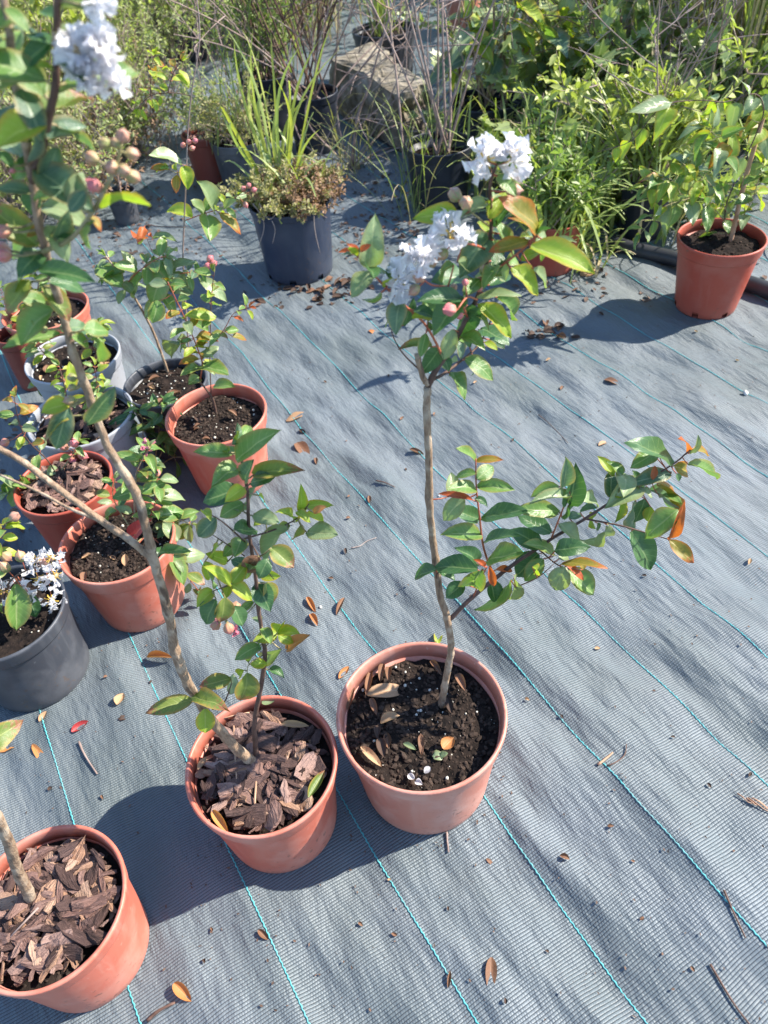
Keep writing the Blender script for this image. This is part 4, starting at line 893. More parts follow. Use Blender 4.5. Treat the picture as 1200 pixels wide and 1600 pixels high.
def blades_np(B, az, Ln, Wd, bend, up, nseg=7):
    n = len(B); t = np.linspace(0, 1, nseg+1)[None, :]; ca, sa = np.cos(az)[:, None], np.sin(az)[:, None]
    th = up[:, None]+bend[:, None]*t*t          # angle from vertical
    st = Ln[:, None]/nseg; h = np.cumsum(np.sin(th)*st, 1)-np.sin(th[:, :1])*st; z = np.cumsum(np.cos(th)*st, 1)-np.cos(th[:, :1])*st
    S = np.stack([B[:, 0:1]+ca*h, B[:, 1:2]+sa*h, B[:, 2:3]+z], -1)
    w_ = Wd[:, None]*np.clip(1.15-t, 0.02, 1)**.6*np.clip(.45+t*2.5, 0, 1)*.5
    side = np.stack([-sa+0*t, ca+0*t, 0*t+0*sa], -1); up_ = np.array([0, 0, 1.])
    Lf = S+side*w_[..., None]+up_*w_[..., None]*.35; Rt = S-side*w_[..., None]+up_*w_[..., None]*.35
    V = np.stack([Lf, S, Rt], 2).reshape(-1, 3); m_ = nseg+1
    UV = np.tile(np.stack([np.tile(np.array([0, .5, 1.]), m_), np.repeat(t[0], 3)], 1), (n, 1))
    i = (np.arange(n)*m_*3)[:, None, None]; k = (np.arange(nseg)*3)[None, :, None]; j = np.arange(2)[None, None]
    Fa = np.stack([i+k+j, i+k+j+1, i+k+j+4, i+k+j+3], -1).reshape(-1, 4)
    return V, Fa, UV
def rdir(n, spread):
    a = NR.rand(n)*2*np.pi; s = np.tan(spread)*np.sqrt(NR.rand(n)); return nrm(np.stack([np.cos(a)*s, np.sin(a)*s, np.ones(n)], 1))
def sprigs(T, base, n, h, spread, lp, L, W, mat, smat='twig', r0=.0025, br=.08, tpl='oval', t0=.2, droop=.15, sub=2, nm='foliage'):
    """bushy stems with side sprigs, leaves all along"""
    B = np.array(base)[None]+np.c_[NR.normal(0, br, (n, 2)), np.zeros(n)]; D = rdir(n, spread); Ln = h*(.6+.5*NR.rand(n))
    cv = NR.normal(0, .12, (n, 3))*Ln[:, None]; cv[:, 2] -= droop*Ln*NR.rand(n)
    S = stems_np(B, D, Ln, cv)
    allS = [S]
    for _ in range(sub):
        k = NR.randint(2, 7, n); b2 = S[np.arange(n), k]; d2 = nrm(D+NR.normal(0, .6, (n, 3))); d2[:, 2] = np.abs(d2[:, 2])
        l2 = Ln*(.25+.3*NR.rand(n)); allS.append(stems_np(b2, d2, l2, NR.normal(0, .1, (n, 3))*l2[:, None]))
    V, Fa = tubes_np(np.concatenate(allS), r0, r0*.35)
    o = obj('stems', mesh('stems', V, Fa, M[smat]), T); o['kind'] = 'stuff'
    A = np.concatenate(allS); m_ = len(A); q = m_*lp
    t = np.where(np.arange(m_) < n, t0, .05)[:, None]+(1-np.where(np.arange(m_) < n, t0, .05))[:, None]*NR.rand(m_, lp)
    f = t*7*.999; k = f.astype(int); fr = (f-k)[..., None]; ii = np.arange(m_)[:, None]
    P = (A[ii, k]*(1-fr)+A[ii, k+1]*fr).reshape(-1, 3); ax_ = (A[ii, k+1]-A[ii, k]).reshape(-1, 3)
    Dl = nrm(nrm(ax_)*.5+NR.normal(0, .65, (q, 3))); Nl = np.array([.25, -.1, 1.])+NR.normal(0, .55, (q, 3))
    sz = (.6+.7*NR.rand(q)); return stuffpart(nm, T, *leaf_cloud(P+Dl*.003, Dl, Nl, L*sz, W*sz, tpl), MB_[mat])
def grass(T, base, n, L, W, br, bend, mat, up=.35, nm='blades'):
    B = np.array(base)[None]+np.c_[NR.normal(0, br, (n, 2)), np.zeros(n)]
    return stuffpart(nm, T, *blades_np(B, NR.rand(n)*6.283, L*(.5+.6*NR.rand(n)), W*(.6+.6*NR.rand(n)), bend*(.3+1.1*NR.rand(n)), up*NR.rand(n)), MB_[mat])
def twigs(T, base, n, h, spread, r0, smat='twig', br=.04, sub=3):
    """bare branching twigs, every main twig its own part"""
    for i in range(n):
        B = np.array(base)[None]+np.c_[NR.normal(0, br, (1, 2)), np.zeros(1)]; D = rdir(1, spread); Ln = h*(.6+.5*NR.rand(1)); S = stems_np(B, D, Ln, NR.normal(0, .16, (1, 3))*Ln[:, None])
        a = [tubes_np(S, r0, r0*.4, 6)]; S2 = []
        for j in range(sub):
            k = NR.randint(2, 7); d2 = nrm(D+NR.normal(0, .55, (1, 3))); l2 = Ln*(.25+.35*NR.rand(1)); s2 = stems_np(S[:, k], d2, l2, NR.normal(0, .15, (1, 3))*l2[:, None]); S2.append(s2)
            for q in range(2):
                k2 = NR.randint(2, 7); S2.append(stems_np(s2[:, k2], nrm(d2+NR.normal(0, .6, (1, 3))), l2*.4, NR.normal(0, .04, (1, 3))))
        a.append(tubes_np(np.concatenate(S2), r0*.5, r0*.2, 5))
        V = np.concatenate([x[0] for x in a]); Fa = np.concatenate([a[0][1], a[1][1]+len(a[0][0])])
        obj('twig', mesh('twig', V, Fa, M[smat]), T)

# --- p12 grass pot
T = thing('potted_grass', 'tall yellow green grass over trailing herb in large navy black pot', 'potted plant', pbase('p12'))
so_, zs = make_pot(T, 'p12', M['navy'], 'soil', .02, notch=7, seed=101, nper=0, lip=.005, rimh=.022)
p = POTS['p12']; c0 = (p['x'], p['y'], zs)
pl = Plant(T, p['y'], 102)
r = random.Random(5)
BT = [(352, 40, 430, 310, .9), (365, 60, 432, 305, 1), (395, 40, 436, 300, .9), (330, 110, 425, 305, 1.1), (345, 170, 428, 306, 1), (405, 75, 438, 305, 1), (430, 120, 440, 305, 1), (445, 112, 442, 306, .8), (468, 70, 445, 306, .9), (520, 10, 455, 300, .8), (498, 60, 452, 300, .8), (530, 75, 455, 300, 1), (362, 210, 424, 306, .9), (480, 150, 450, 304, .9), (415, 90, 434, 305, 1.1), (385, 130, 430, 305, .9), (340, 230, 420, 308, .8), (500, 200, 456, 305, .7), (420, 30, 440, 305, .7), (375, 25, 436, 300, .7), (355, 140, 428, 306, .9), (460, 190, 446, 306, .8), (390, 190, 430, 306, 1), (440, 60, 441, 303, .8)]
for i, (tx, ty, bx, by, wd) in enumerate(BT):
    b = G(bx, by, zs); t_ = YP(tx, ty, b.y+r.uniform(-.12, .12)); L = (t_-b)
    bow = r.uniform(-.13, .13)*L.length; sdv = Vector((1, r.uniform(-1, 1), 0)); drp = r.choice([.04, .04, .1, .3])
    Q = [b+L*k/8+sdv*bow*math.sin(math.pi*k/8)+Vector((0, 0, .10*L.length))*math.sin(math.pi*k/8*.9)+Vector((L.x, L.y, 0))*(.0)+Vector((0, 0, -drp*L.length*(k/8)**4)) for k in range(9)]
    side = L.cross(ray(bx, by)).normalized(); side.rotate(Matrix.Rotation(r.uniform(-.9, .9), 3, L.normalized())); nn = side.cross(L).normalized()
    V, Fc, UV = [], [], []
    for k, q in enumerate(Q):
        w_ = .0065*wd*min(1, .5+k/4)*max(.04, (1-(k/8)**3))
        for s_, u_ in ((-1, 0), (0, .5), (1, 1)): V.append(q+side*w_*s_+nn*abs(s_)*w_*.3); UV.append((u_, k/8))
        if k: a = 3*k; Fc += [(a-3, a-2, a+1, a), (a-2, a-1, a+2, a+1)]
    obj('grass_blade', mesh('grass_blade', V, Fc, MB_['lime' if i % 3 else 'yellow'] if i % 4 else MB_['blade'], UV), T)
grass(T, c0, 14, .32, .011, .05, 1.3, 'blade', .7)
sprigs(T, c0, 70, .14, .9, 30, .012, .007, 'olive', r0=.0012, br=.06, droop=.2, nm='trailing_herb')
sprigs(T, (c0[0]+.06, c0[1]-.03, c0[2]), 50, .14, .95, 30, .012, .007, 'rust', r0=.0012, br=.05, droop=.3, nm='trailing_herb')
for lst in ([(395, 318), (410, 340), (412, 360), (405, 385), (412, 400)], [(405, 318), (420, 343), (440, 325)], [(425, 345), (430, 360), (426, 380)], [(490, 325), (492, 360), (500, 395)]):
    Q = []
    for x_, y_ in lst:
        a = YP(x_, y_, p['y']-p['R']*.9); dx = a.x-p['x']; ry = p['y']-math.sqrt(max(0, (p['R']*(1.02-.13*(1-a.z/p['H'])))**2-dx*dx)); Q.append(YP(x_, y_, ry-.004))
    obj('hanging_root', mesh('hanging_root', *tube(catmull(Q, 4), .0015, .0008, 5), M['root']), T)

# --- p13 climbing plant with cane
T = thing('potted_climber', 'yellow green climber tied to a cane in brick red pot', 'potted plant', pbase('p13'))
so_, zs = make_pot(T, 'p13', M['terracotta_red'], 'soil', .03, notch=6, seed=111, nper=0, rimh=.035)
Z4 = dict(o=(800, 0), sc=3.0); b0 = G(800+1022/3, 1145/3, zs-.01); pl = Plant(T, b0.y, 112)
pl.stem([(1022, 1145), (1060, 980, 0), (1110, 780, 0), (1150, 640, .0), (1200, 470, 0)], 6.5, 6.0, 'cane', start=b0, name='cane', seg=10, rough=0, **Z4)
b1 = G(800+1005/3, 1130/3, zs-.01)
pl.stem([(1005, 1130, .0), (1000, 980, -.02), (1060, 820, -.03), (1140, 640, -.03), (1180, 520, -.03), (1140, 440, -.04), (1000, 478, -.06), (900, 470, -.08), (750, 482, -.1), (660, 540, -.12), (560, 660, -.13), (400, 712, -.14)], 2.0, .9, 'stem_dark', start=b1, **Z4)
pl.stem([(1010, 1000, -.02), (960, 900, -.04), (880, 820, -.06), (800, 790, -.08), (850, 690, -.08)], 1.5, .8, 'stem_green', **Z4); s2 = pl.last
pl.stem([(1000, 1040, -.02), (900, 930, -.08), (800, 940, -.1), (700, 980, -.12), (600, 1100, -.14)], 1.5, .8, 'stem_green', **Z4); s3 = pl.last
pl.stem([(1040, 1080, .02), (1120, 950, .0), (1170, 800, 0), (1220, 700, 0)], 1.5, .8, 'stem_green', **Z4); s4 = pl.last
pl.stem([(1060, 820, -.03), (1000, 740, -.08), (960, 640, -.1), (880, 580, -.1)], 1.3, .7, 'stem_green', **Z4); s5 = pl.last
pl.stem([(800, 940, -.1), (760, 850, -.1), (700, 840, -.1), (620, 880, -.1)], 1.2, .7, 'stem_green', **Z4); s6 = pl.last
for s_, n_, mk in ((s2, 7, 'gpy'), (s3, 8, 'gyp'), (s4, 8, 'gyp'), (s5, 6, 'ypg'), (s6, 5, 'yg')): pl.auto(*s_, n_, .08, list(mk), .15, kind='ovate', wr=.52, pet=.01, skip=.05)
pl.leaves([(750, 480, 552, 512, 74, 'p'), (740, 500, 690, 602, 94, 'y'), (680, 560, 692, 674, 44, 'y'), (610, 600, 600, 692, 64, 'y'), (545, 660, 513, 722, 50, 'y'), (490, 690, 490, 762, 44, 'y'), (900, 460, 880, 404, 44, 'y'), (960, 470, 925, 430, 54, 'p'), (950, 482, 918, 532, 58, 'y'), (1020, 470, 1000, 500, 44, 'y'), (1050, 480, 1030, 582, 74, 'p'), (1110, 450, 1102, 356, 48, 'p'), (1140, 460, 1100, 522, 64, 'p'), (1120, 560, 1050, 642, 84, 'o'), (1190, 440, 1204, 522, 64, 'p'), (890, 590, 798, 602, 58, 'p'), (930, 582, 900, 552, 40, 'p'),
 (1020, 680, 928, 772, 74, 'o'), (1090, 740, 1028, 842, 64, 'p'), (922, 790, 798, 758, 94, 'k'), (780, 822, 760, 738, 74, 'y'), (1070, 882, 1134, 828, 94, 'y'), (960, 1090, 848, 1112, 84, 'g'), (1030, 990, 958, 1002, 64, 'p'), (942, 950, 900, 1064, 64, 'y'), (770, 962, 760, 1074, 74, 'g'), (690, 970, 680, 1014, 64, 'y'), (720, 872, 615, 904, 64, 'g'), (740, 882, 718, 944, 58, 'y'), (705, 832, 618, 808, 50, 'o'), (870, 882, 840, 942, 54, 'y'), (1180, 600, 1130, 660, 80, 'y'), (1190, 640, 1200, 720, 80, 'p'), (1160, 760, 1120, 830, 80, 'p'), (1000, 860, 960, 940, 80, 'g'), (1080, 650, 1020, 700, 80, 'y'), (1150, 900, 1190, 980, 80, 'y'), (1130, 950, 1080, 1040, 80, 'g'), (1000, 1030, 1020, 1090, 60, 'g'), (1190, 500, 1130, 560, 80, 'y')], kind='ovate', **Z4)
pl.finish('stem_green', .0009)
# --- dead shrub leaning between the pots
b = G(548, 262, 0); T = thing('dead_shrub', 'leafless shrub of long grey twigs leaning between stone block and grass pot', 'shrub', b); pl = Plant(T, b.y, 145)
for tp, r_ in (([(548, 262), (590, 237, .1), (637, 220, .2), (697, 147, .2), (770, 90, .25), (838, 10, .3)], 5), ([(550, 258), (557, 190, .0), (577, 133, .0), (593, 77, .0), (612, 15, .0), (630, -40, 0)], 6), ([(545, 262), (530, 200, 0), (528, 150, 0), (552, 120, .02), (590, 80, .05)], 4), ([(552, 258), (600, 205, .1), (660, 185, .15), (740, 160, .2), (800, 130, .2), (860, 105, .2)], 4), ([(548, 255), (480, 230, -.05), (455, 175, -.05), (448, 120, -.05), (455, 60, 0)], 4), ([(547, 250), (480, 190, 0), (490, 130, 0), (500, 60, 0), (520, 0, 0)], 4), ([(550, 250), (610, 165, .05), (650, 110, .1), (600, 40, .1), (530, 10, .1)], 3), ([(552, 255), (620, 232, -.05), (690, 215, 0), (720, 195, 0)], 3), ([(546, 250), (560, 200, -.08), (610, 150, -.1), (640, 60, -.1), (650, 10, -.1)], 3.5), ([(549, 262), (500, 262, -.1), (520, 200, -.15), (560, 185, -.2), (640, 205, -.2), (720, 195, -.2)], 3)):
    pl.stem(tp, r_, r_*.4, 'twig', start=b+Vector((random.uniform(-.02, .02), random.uniform(-.02, .02), 0)), name='twig'); ob, Q = pl.last
    for q in range(5):
        k = pl.r.randrange(len(Q)//3, len(Q)-1); d = (Q[k]-Q[k-1]).normalized()+curlv(pl.r, .55); l = pl.r.uniform(.08, .25)
        child('side_twig', mesh('side_twig', *tube(catmull([Q[k], Q[k]+d*l*.5+curlv(pl.r, .012), Q[k]+d*l+curlv(pl.r, .02)], 3), .0018, .0008, 5), M['twig']), ob)
# --- irrigation pipe
pp = [G(955, 378, .022), G(990, 390, .022), G(1060, 406, .022), G(1130, 430, .022), G(1210, 457, .022), G(1320, 500, .022)]
tag(obj('irrigation_pipe', mesh('irrigation_pipe', *tube(catmull(pp, 8), .024, .024, 16), M['pipe'])), 'thick black irrigation pipe lying on the ground behind brick red pot', 'pipe')
# --- stone block
def stone():
    H = .22; cs = [G(512, 92, H), G(622, 150, H), G(676, 128, H), G(585, 62, H)]; n = 14; V, Fc = [], []
    def pt(u, v): return cs[0].lerp(cs[1], u).lerp(cs[3].lerp(cs[2], u), v)
    for q in range(2):
        pass
    loops = []
    for lv in range(9):
        z = H*(1-lv/8); ring = []
        for sd, (a, b) in enumerate(((0, 1), (1, 2), (2, 3), (3, 0))):
            for i in range(n):
                p_ = cs[a].lerp(cs[b], i/n); c = (cs[0]+cs[2])*.5; out = Vector((p_.x-c.x, p_.y-c.y, 0)).normalized()
                d = .06*(float(vn(p_.x*9+p_.y*7, z*14+sd))-.5)+.04*(float(vn(p_.x*30, z*40+p_.y*30))-.5)-(.012 if lv == 0 else 0)
                ring.append(Vector((p_.x, p_.y, z))+out*d)
        loops.append(ring)
    m4 = 4*n
    for rg in loops: V += rg
    for l in range(8):
        for j in range(m4): Fc.append((l*m4+j, (l+1)*m4+j, (l+1)*m4+(j+1) % m4, l*m4+(j+1) % m4))
    c = sum(loops[0], Vector())/m4; prev = list(range(m4))
    for s_ in (.75, .5, .25):
        st = len(V)
        for q in loops[0]:
            w_ = c.lerp(q, s_); V.append(w_+Vector((0, 0, .022*(float(vn(w_.x*25, w_.y*25))-.4))))
        for j in range(m4): Fc.append((prev[j], prev[(j+1) % m4], st+(j+1) % m4, st+j))
        prev = list(range(st, st+m4))
    V.append(c+Vector((0, 0, .005))); k = len(V)-1
    for j in range(m4): Fc.append((prev[j], prev[(j+1) % m4], k))
    return mesh('stone_block', V, Fc, M['stone'], smooth=False)
tag(obj('stone_block', stone()), 'rough cut weathered stone block with flat top among black pots', 'stone')
# --- other pots behind
def backpot(k, lab, mt, seed, name='potted_shrub', depth=.035):
    T = thing(name, lab, 'potted plant', pbase(k)); _, z = make_pot(T, k, M[mt], 'soil', depth, seed=seed, nper=0, seg=40); p = POTS[k]; return T, (p['x'], p['y'], z)
T, c0 = backpot('p15', 'black pot with pale rim holding leafless grey twigs', 'black', 121, depth=.05); twigs(T, c0, 9, .95, .5, .0045, br=.03); grass(T, c0, 14, .3, .006, .05, .6, 'blade', .6)
T, c0 = backpot('p16', 'large black pot with canes and broad yellowing leaves behind leafless twigs', 'black', 122); twigs(T, c0, 8, .7, .4, .006, 'stem', br=.05)
pl = Plant(T, c0[1], 123); 
for tp in ([(770, 150), (775, 90), (790, 40), (800, 0)], [(750, 150), (745, 100), (735, 60), (730, 30)], [(780, 150), (810, 100), (845, 60), (880, 30)], [(770, 148), (820, 95), (870, 75), (900, 90)]):
    pl.stem([(a, b, .0) for a, b in tp], 3, 1.5, 'stem'); pl.auto(*pl.last, 6, .19, ['y', 'k', 'p', 'y', 'g'], .35, kind='ovate', wr=.6, pet=.03, droop=.6)
pl.finish('stem_green', .0015)
T, c0 = backpot('p17', 'black pot of brown branching twigs behind the grass pot', 'black', 124, depth=.06); twigs(T, c0, 13, .95, .5, .005, 'stem_dark', br=.04); twigs(T, c0, 8, 1.0, .9, .004, 'twig', br=.04)
T, c0 = backpot('p18', 'wide black pot of green and dry stems beside brown twig pot', 'black', 125); sprigs(T, c0, 26, .55, .5, 26, .022, .009, 'green', r0=.003, br=.07); grass(T, c0, 50, .5, .008, .08, .5, 'blade', .5); twigs(T, c0, 7, 1.0, .35, .005, 'stem_dark')
T, c0 = backpot('p19', 'dark pot with sparse dry herb close behind the grass pot', 'charcoal', 126); sprigs(T, c0, 30, .3, .9, 26, .013, .007, 'olive', r0=.0015, br=.05); grass(T, c0, 30, .35, .008, .05, .5, 'blade', .5)
T, c0 = backpot('p20', 'brown pot shaded beside dark dry herb pot', 'brown_pot', 127); sprigs(T, c0, 18, .3, .8, 20, .014, .008, 'grey', r0=.0015, br=.04)
T, c0 = backpot('p21', 'grey rimmed black pot with bare stems behind the stone block', 'charcoal', 128); grass(T, c0, 40, .45, .009, .05, .6, 'blade', .4); twigs(T, c0, 8, .8, .4, .005, 'twig', br=.04)
T, c0 = backpot('p22', 'small terracotta pot far back above the black pots', 'terracotta_pink', 129); sprigs(T, c0, 20, .4, .7, 24, .03, .016, 'green', br=.04)
T, c0 = backpot('p14', 'brick red pot overgrown with grassy weeds', 'terracotta_red', 130); grass(T, c0, 140, .30, .014, .06, 1.3, 'blade', .8); sprigs(T, c0, 20, .3, .6, 24, .03, .012, 'green', br=.05)
T, c0 = backpot('p24', 'black pot hidden in the weeds near black irrigation pipe', 'black', 131); grass(T, c0, 80, .4, .013, .07, 1.2, 'blade', .6); twigs(T, c0, 6, .5, .6, .004); sprigs(T, c0, 20, .4, .7, 24, .035, .017, 'lime', br=.06)
T, c0 = backpot('p23', 'small grey pot lying among dry stems near the low shrubs', 'charcoal', 132); sprigs(T, c0, 8, .2, .7, 20, .014, .008, 'rust', br=.02)
T, c0 = backpot('p26', 'black pot under hanging ivy beside broad yellowing leaves', 'black', 133); sprigs(T, c0, 20, .5, .6, 24, .05, .035, 'lime', br=.06)
T, c0 = backpot('p27', 'dark pot of grey green herb in front of the far shrubs', 'black', 134); sprigs(T, c0, 40, .5, .6, 30, .02, .009, 'grey', br=.06)

# --- shrubs and weeds rooted in the ground
def shrub(px, py, lab, n, h, spread, lp, L, W, mat, group=None, name='shrub', tpl='oval', **k):
    b = G(px, py, -.01); T = thing(name, lab, 'shrub', (b.x, b.y, 0), group)
    sprigs(T, b, n, h, spread, lp, L, W, mat, tpl=tpl, **k); return T, b
gl = 'fine leaved grey green shrub in the thicket beyond the small pots'; gg = 'grey green shrubs of the thicket'
for (px, py, n, h), gl in zip(((165, 205, 110, .75), (60, 190, 110, .85), (255, 115, 110, .8), (345, 72, 120, .85), (0, 110, 110, 1.0), (140, 70, 120, .95), (-60, 230, 90, .9)), ('fine leaved grey green shrub behind the brown undergrowth', 'tall fine leaved grey green shrub behind the bright green leafy shrub', 'fine leaved grey green shrub behind the bare brown pot', 'fine leaved grey green shrub beside the wide black pot', gl, gl, gl)):
    shrub(px, py, gl, n, h, .62, 34, .020, .008, 'grey', gg, r0=.002, br=.16)
for px, py, n, h, lab in ((95, 300, 80, .5, 'dry brown undergrowth shrub below grey green thicket'), (200, 245, 60, .40, 'low half dead shrub beside small grey pot'), (30, 350, 60, .55, 'dry twiggy shrub behind the terracotta weed pot')):
    T, b = shrub(px, py, lab, n, h, .8, 12, .016, .008, 'rust' if px == 200 else 'olive', r0=.0018, br=.12); twigs(T, b, 10, h*1.2, .7, .003); sprigs(T, b, 40, h, .7, 20, .022, .01, 'grey', r0=.0015, br=.12)
T, b = shrub(50, 285, 'bright green leafy shrub behind the tall leaning crape myrtle', 30, .95, .4, 26, .05, .026, 'lime', br=.14)
T, b = shrub(965, 250, 'sprawling ivy mound with lobed leaves behind grassy weeds', 80, .48, .9, 14, .055, .055, 'ivy', tpl='ivy', name='ivy', br=.22, droop=.5); twigs(T, b, 18, .8, 1.0, .004, br=.15)
T, b = shrub(960, 170, 'tangle of dry vine and ivy leaves under the reeds', 60, .75, .8, 12, .06, .06, 'ivy', tpl='ivy', name='ivy', br=.25, droop=.4); twigs(T, b, 22, 1.0, .9, .005, br=.15)
T, b = shrub(1085, 240, 'leafy green shrub behind the yellow green climber', 36, .42, .7, 20, .045, .025, 'green', br=.2); twigs(T, b, 8, .9, .6, .004)
T, b = shrub(885, 265, 'small leaved bright weed beside the large black pot', 44, .28, .7, 26, .028, .012, 'lime', br=.10)
def weeds(px, py, lab, n, L, W, br, bend, mat, up, grp=None):
    b = G(px, py, -.005); T = thing('weed_clump', lab, 'weeds', (b.x, b.y, 0), grp); grass(T, b, n, L, W, br, bend, mat, up); grass(T, b, n//3, L*.9, W*.7, br*1.1, bend*1.2, 'straw', up*1.3, 'dry_blades'); return T, b
weeds(850, 290, 'broad bladed grass clump in front of the ivy mound', 170, .42, .016, .13, 1.3, 'blade', .7)
weeds(960, 335, 'broad bladed grass clump beside the black pipe end', 150, .34, .015, .12, 1.3, 'blade', .8)
weeds(905, 410, 'small grass tuft at the edge of ground cloth by brick red weed pot', 36, .22, .012, .05, 1.4, 'blade', .9)
weeds(1040, 330, 'leafy grass clump behind brick red climber pot', 110, .36, .016, .12, 1.2, 'blade', .7)
weeds(765, 262, 'lanky grass between two black pots', 20, .42, .008, .1, .9, 'blade', .6)
weeds(640, 330, 'sparse wiry grass stalks leaning over shaded ground cloth', 34, .55, .005, .05, .9, 'blade', .9)
weeds(560, 270, 'thin wiry grass stalks beside the grass pot', 26, .45, .005, .06, 1.0, 'olive', .9)
T, b = weeds(1110, 165, 'tall dry reeds rising behind ivy and climber', 330, 1.3, .013, .24, .5, 'straw', .3); grass(T, b, 110, 1.2, .014, .3, .6, 'blade', .35)
T, b = weeds(1230, 190, 'tall green and dry grass stand behind the climber', 200, 1.3, .014, .22, .6, 'blade', .3); grass(T, b, 150, 1.3, .012, .22, .5, 'straw', .3)
T, b = weeds(1000, 60, 'tall dry grass stand farther behind the ivy', 240, 1.3, .014, .3, .5, 'straw', .3); grass(T, b, 120, 1.0, .012, .3, .6, 'blade', .35)
T, b = weeds(470, 55, 'dry brown stems and grass behind the black pots', 120, .9, .009, .18, .5, 'straw', .3); twigs(T, b, 16, 1.1, .3, .005, 'stem_dark', br=.15); sprigs(T, b, 40, .6, .6, 26, .025, .01, 'green', br=.2)
# far rows of nursery stock
rr = random.Random(2); i = 0
for y_, hh, st in ((6.4, .95, .75), (7.6, 1.3, .9), (9.6, 1.9, 1.2)):
    x_ = -5.5 if y_ < 7 else -8
    while x_ < (5.5 if y_ < 7 else 8):
        if not (y_ < 7 and .0 < x_ < .75):
            mt = rr.choice(['grey', 'green', 'dark', 'grey', 'olive', 'green'])
            T = thing('shrub', {'grey': 'pale grey green bush in the far rows of stock', 'green': 'mid green bush in the far rows of stock', 'dark': 'dark green bush in the far rows of stock', 'olive': 'olive brown bush in the far rows of stock'}[mt], 'shrub', (x_, y_, 0), 'far rows of %s bushes' % mt)
            sprigs(T, (x_, y_, -.01), 60, hh*rr.uniform(.8, 1.15), .6, 22, .045, .022, mat=mt, r0=.005, br=.2)
        x_ += st*rr.uniform(.75, 1.2)
# --- serrated weed between pots
b = G(240, 735, 0); T = thing('weed', 'leafy green weed with pointed leaves between grey and terracotta pots', 'weed', b); pl = Plant(T, b.y, 140)
for tp in ([(240, 735), (245, 700), (250, 660), (255, 630)], [(238, 735), (225, 690), (222, 655), (218, 640)], [(242, 735), (270, 715), (300, 720), (315, 740)], [(240, 735), (258, 695), (268, 670), (275, 650)]):
    pl.stem(tp, 1.3, .7, 'stem_green'); pl.auto(*pl.last, 6, .075, ['g', 'd', 'g'], .3, kind='lance', wr=.34, pet=.012)
pl.finish('stem_green', .0007)

# ================================================================== litter on the cloth
def fleaf(bx, by, tx, ty, wd, mk, kd, lab, grp=None, lift=.004, name='fallen_leaf'):
    a = G(bx, by, .002); c = G(tx, ty, .002); a.z = ghp(a.x, a.y)+.002; c.z = ghp(c.x, c.y)+lift
    o = obj(name, leafmesh(kd, random.randrange(4), mk), None, frame(a, c-a, Vector((.1, -.1, 1)), (c-a).length, max(wd*DEP(a)/F, .004), kd)); return tag(o, lab, 'leaf', grp)
for a in ((228, 1024, 272, 1032, 11, 'q', 'curl', 'rolled rusty leaf on ground cloth beside the leaning stem'), (113, 1145, 139, 1129, 14, 'c', 'curl', 'crimson fallen leaf on ground cloth'), (186, 1106, 195, 1088, 16, 'a', 'curl', 'crumpled tan leaf scrap on ground cloth'), (-3, 1172, 33, 1147, 24, 'q', 'oval', 'pinkish yellow fallen leaf at the black pot side'), (50, 1162, 76, 1200, 12, 'q', 'oval', 'narrow orange fallen leaf on the cyan thread'), (62, 1128, 73, 1112, 10, 'a', 'curl', 'small tan leaf scrap beside narrow orange leaf'), (188, 1128, 202, 1122, 9, 'x', 'oval', 'dark brown leaf fragment near crumpled tan scrap'), (480, 936, 493, 956, 9, 'q', 'curl', 'curled rust red leaf piece above its twin'), (485, 960, 496, 978, 10, 'q', 'curl', 'curled rust red leaf piece below its twin'), (525, 957, 537, 930, 8, 'b', 'curl', 'thin brown leaf beside cyan thread'),
          (446, 652, 480, 643, 13, 'a', 'oval', 'pale tan dry leaf on the cyan thread'), (463, 686, 481, 711, 20, 'b', 'oval', 'broad folded brown leaf on ground cloth'), (466, 665, 476, 670, 7, 'x', 'curl', 'dark curled bit below the pale tan leaf'), (640, 699, 662, 703, 8, 'b', 'curl', 'dry brown leaf behind the slim stem'), (768, 1495, 766, 1550, 18, 'b', 'oval', 'brown pointed serrated dry leaf on bare ground cloth'), (703, 1517, 700, 1543, 6, 'b', 'curl', 'rolled brown leaf lying on the cyan thread'), (275, 1540, 300, 1566, 18, 'q', 'curl', 'folded red and yellow leaf beside thin black twig'), (405, 1456, 420, 1470, 10, 'b', 'curl', 'small brown scrap below the bark pot'),
          (683, 1003, 686, 974, 14, 'y', 'oval', 'yellow leaf standing behind faded terracotta pot'), (530, 1062, 545, 1042, 11, 'q', 'curl', 'curled tan leaf beside faded terracotta rim'), (576, 515, 592, 519, 8, 'q', 'oval', 'orange tan leaf on far cyan thread'), (945, 590, 972, 598, 12, 'b', 'oval', 'brown dry leaf lying on open ground cloth'), (908, 430, 935, 418, 22, 'a', 'oval', 'pale pink brown dry leaf near grassy weeds'), (875, 1336, 890, 1343, 9, 'b', 'curl', 'small reddish brown chip on open cloth'), (760, 1337, 772, 1345, 6, 'b', 'oval', 'tiny brown flake below the faded terracotta pot'), (935, 697, 950, 688, 8, 'a', 'oval', 'tan leaf scrap near the leafy side branch'), (600, 884, 585, 978, 1, 'x', 'lance', 'thin dark fibre on ground cloth')):
    if a[4] > 2: fleaf(*a)
fl_ = 'small dark leaf scrap scattered on the ground cloth'; fg = 'leaf scraps on the ground cloth'
rr = random.Random(8)
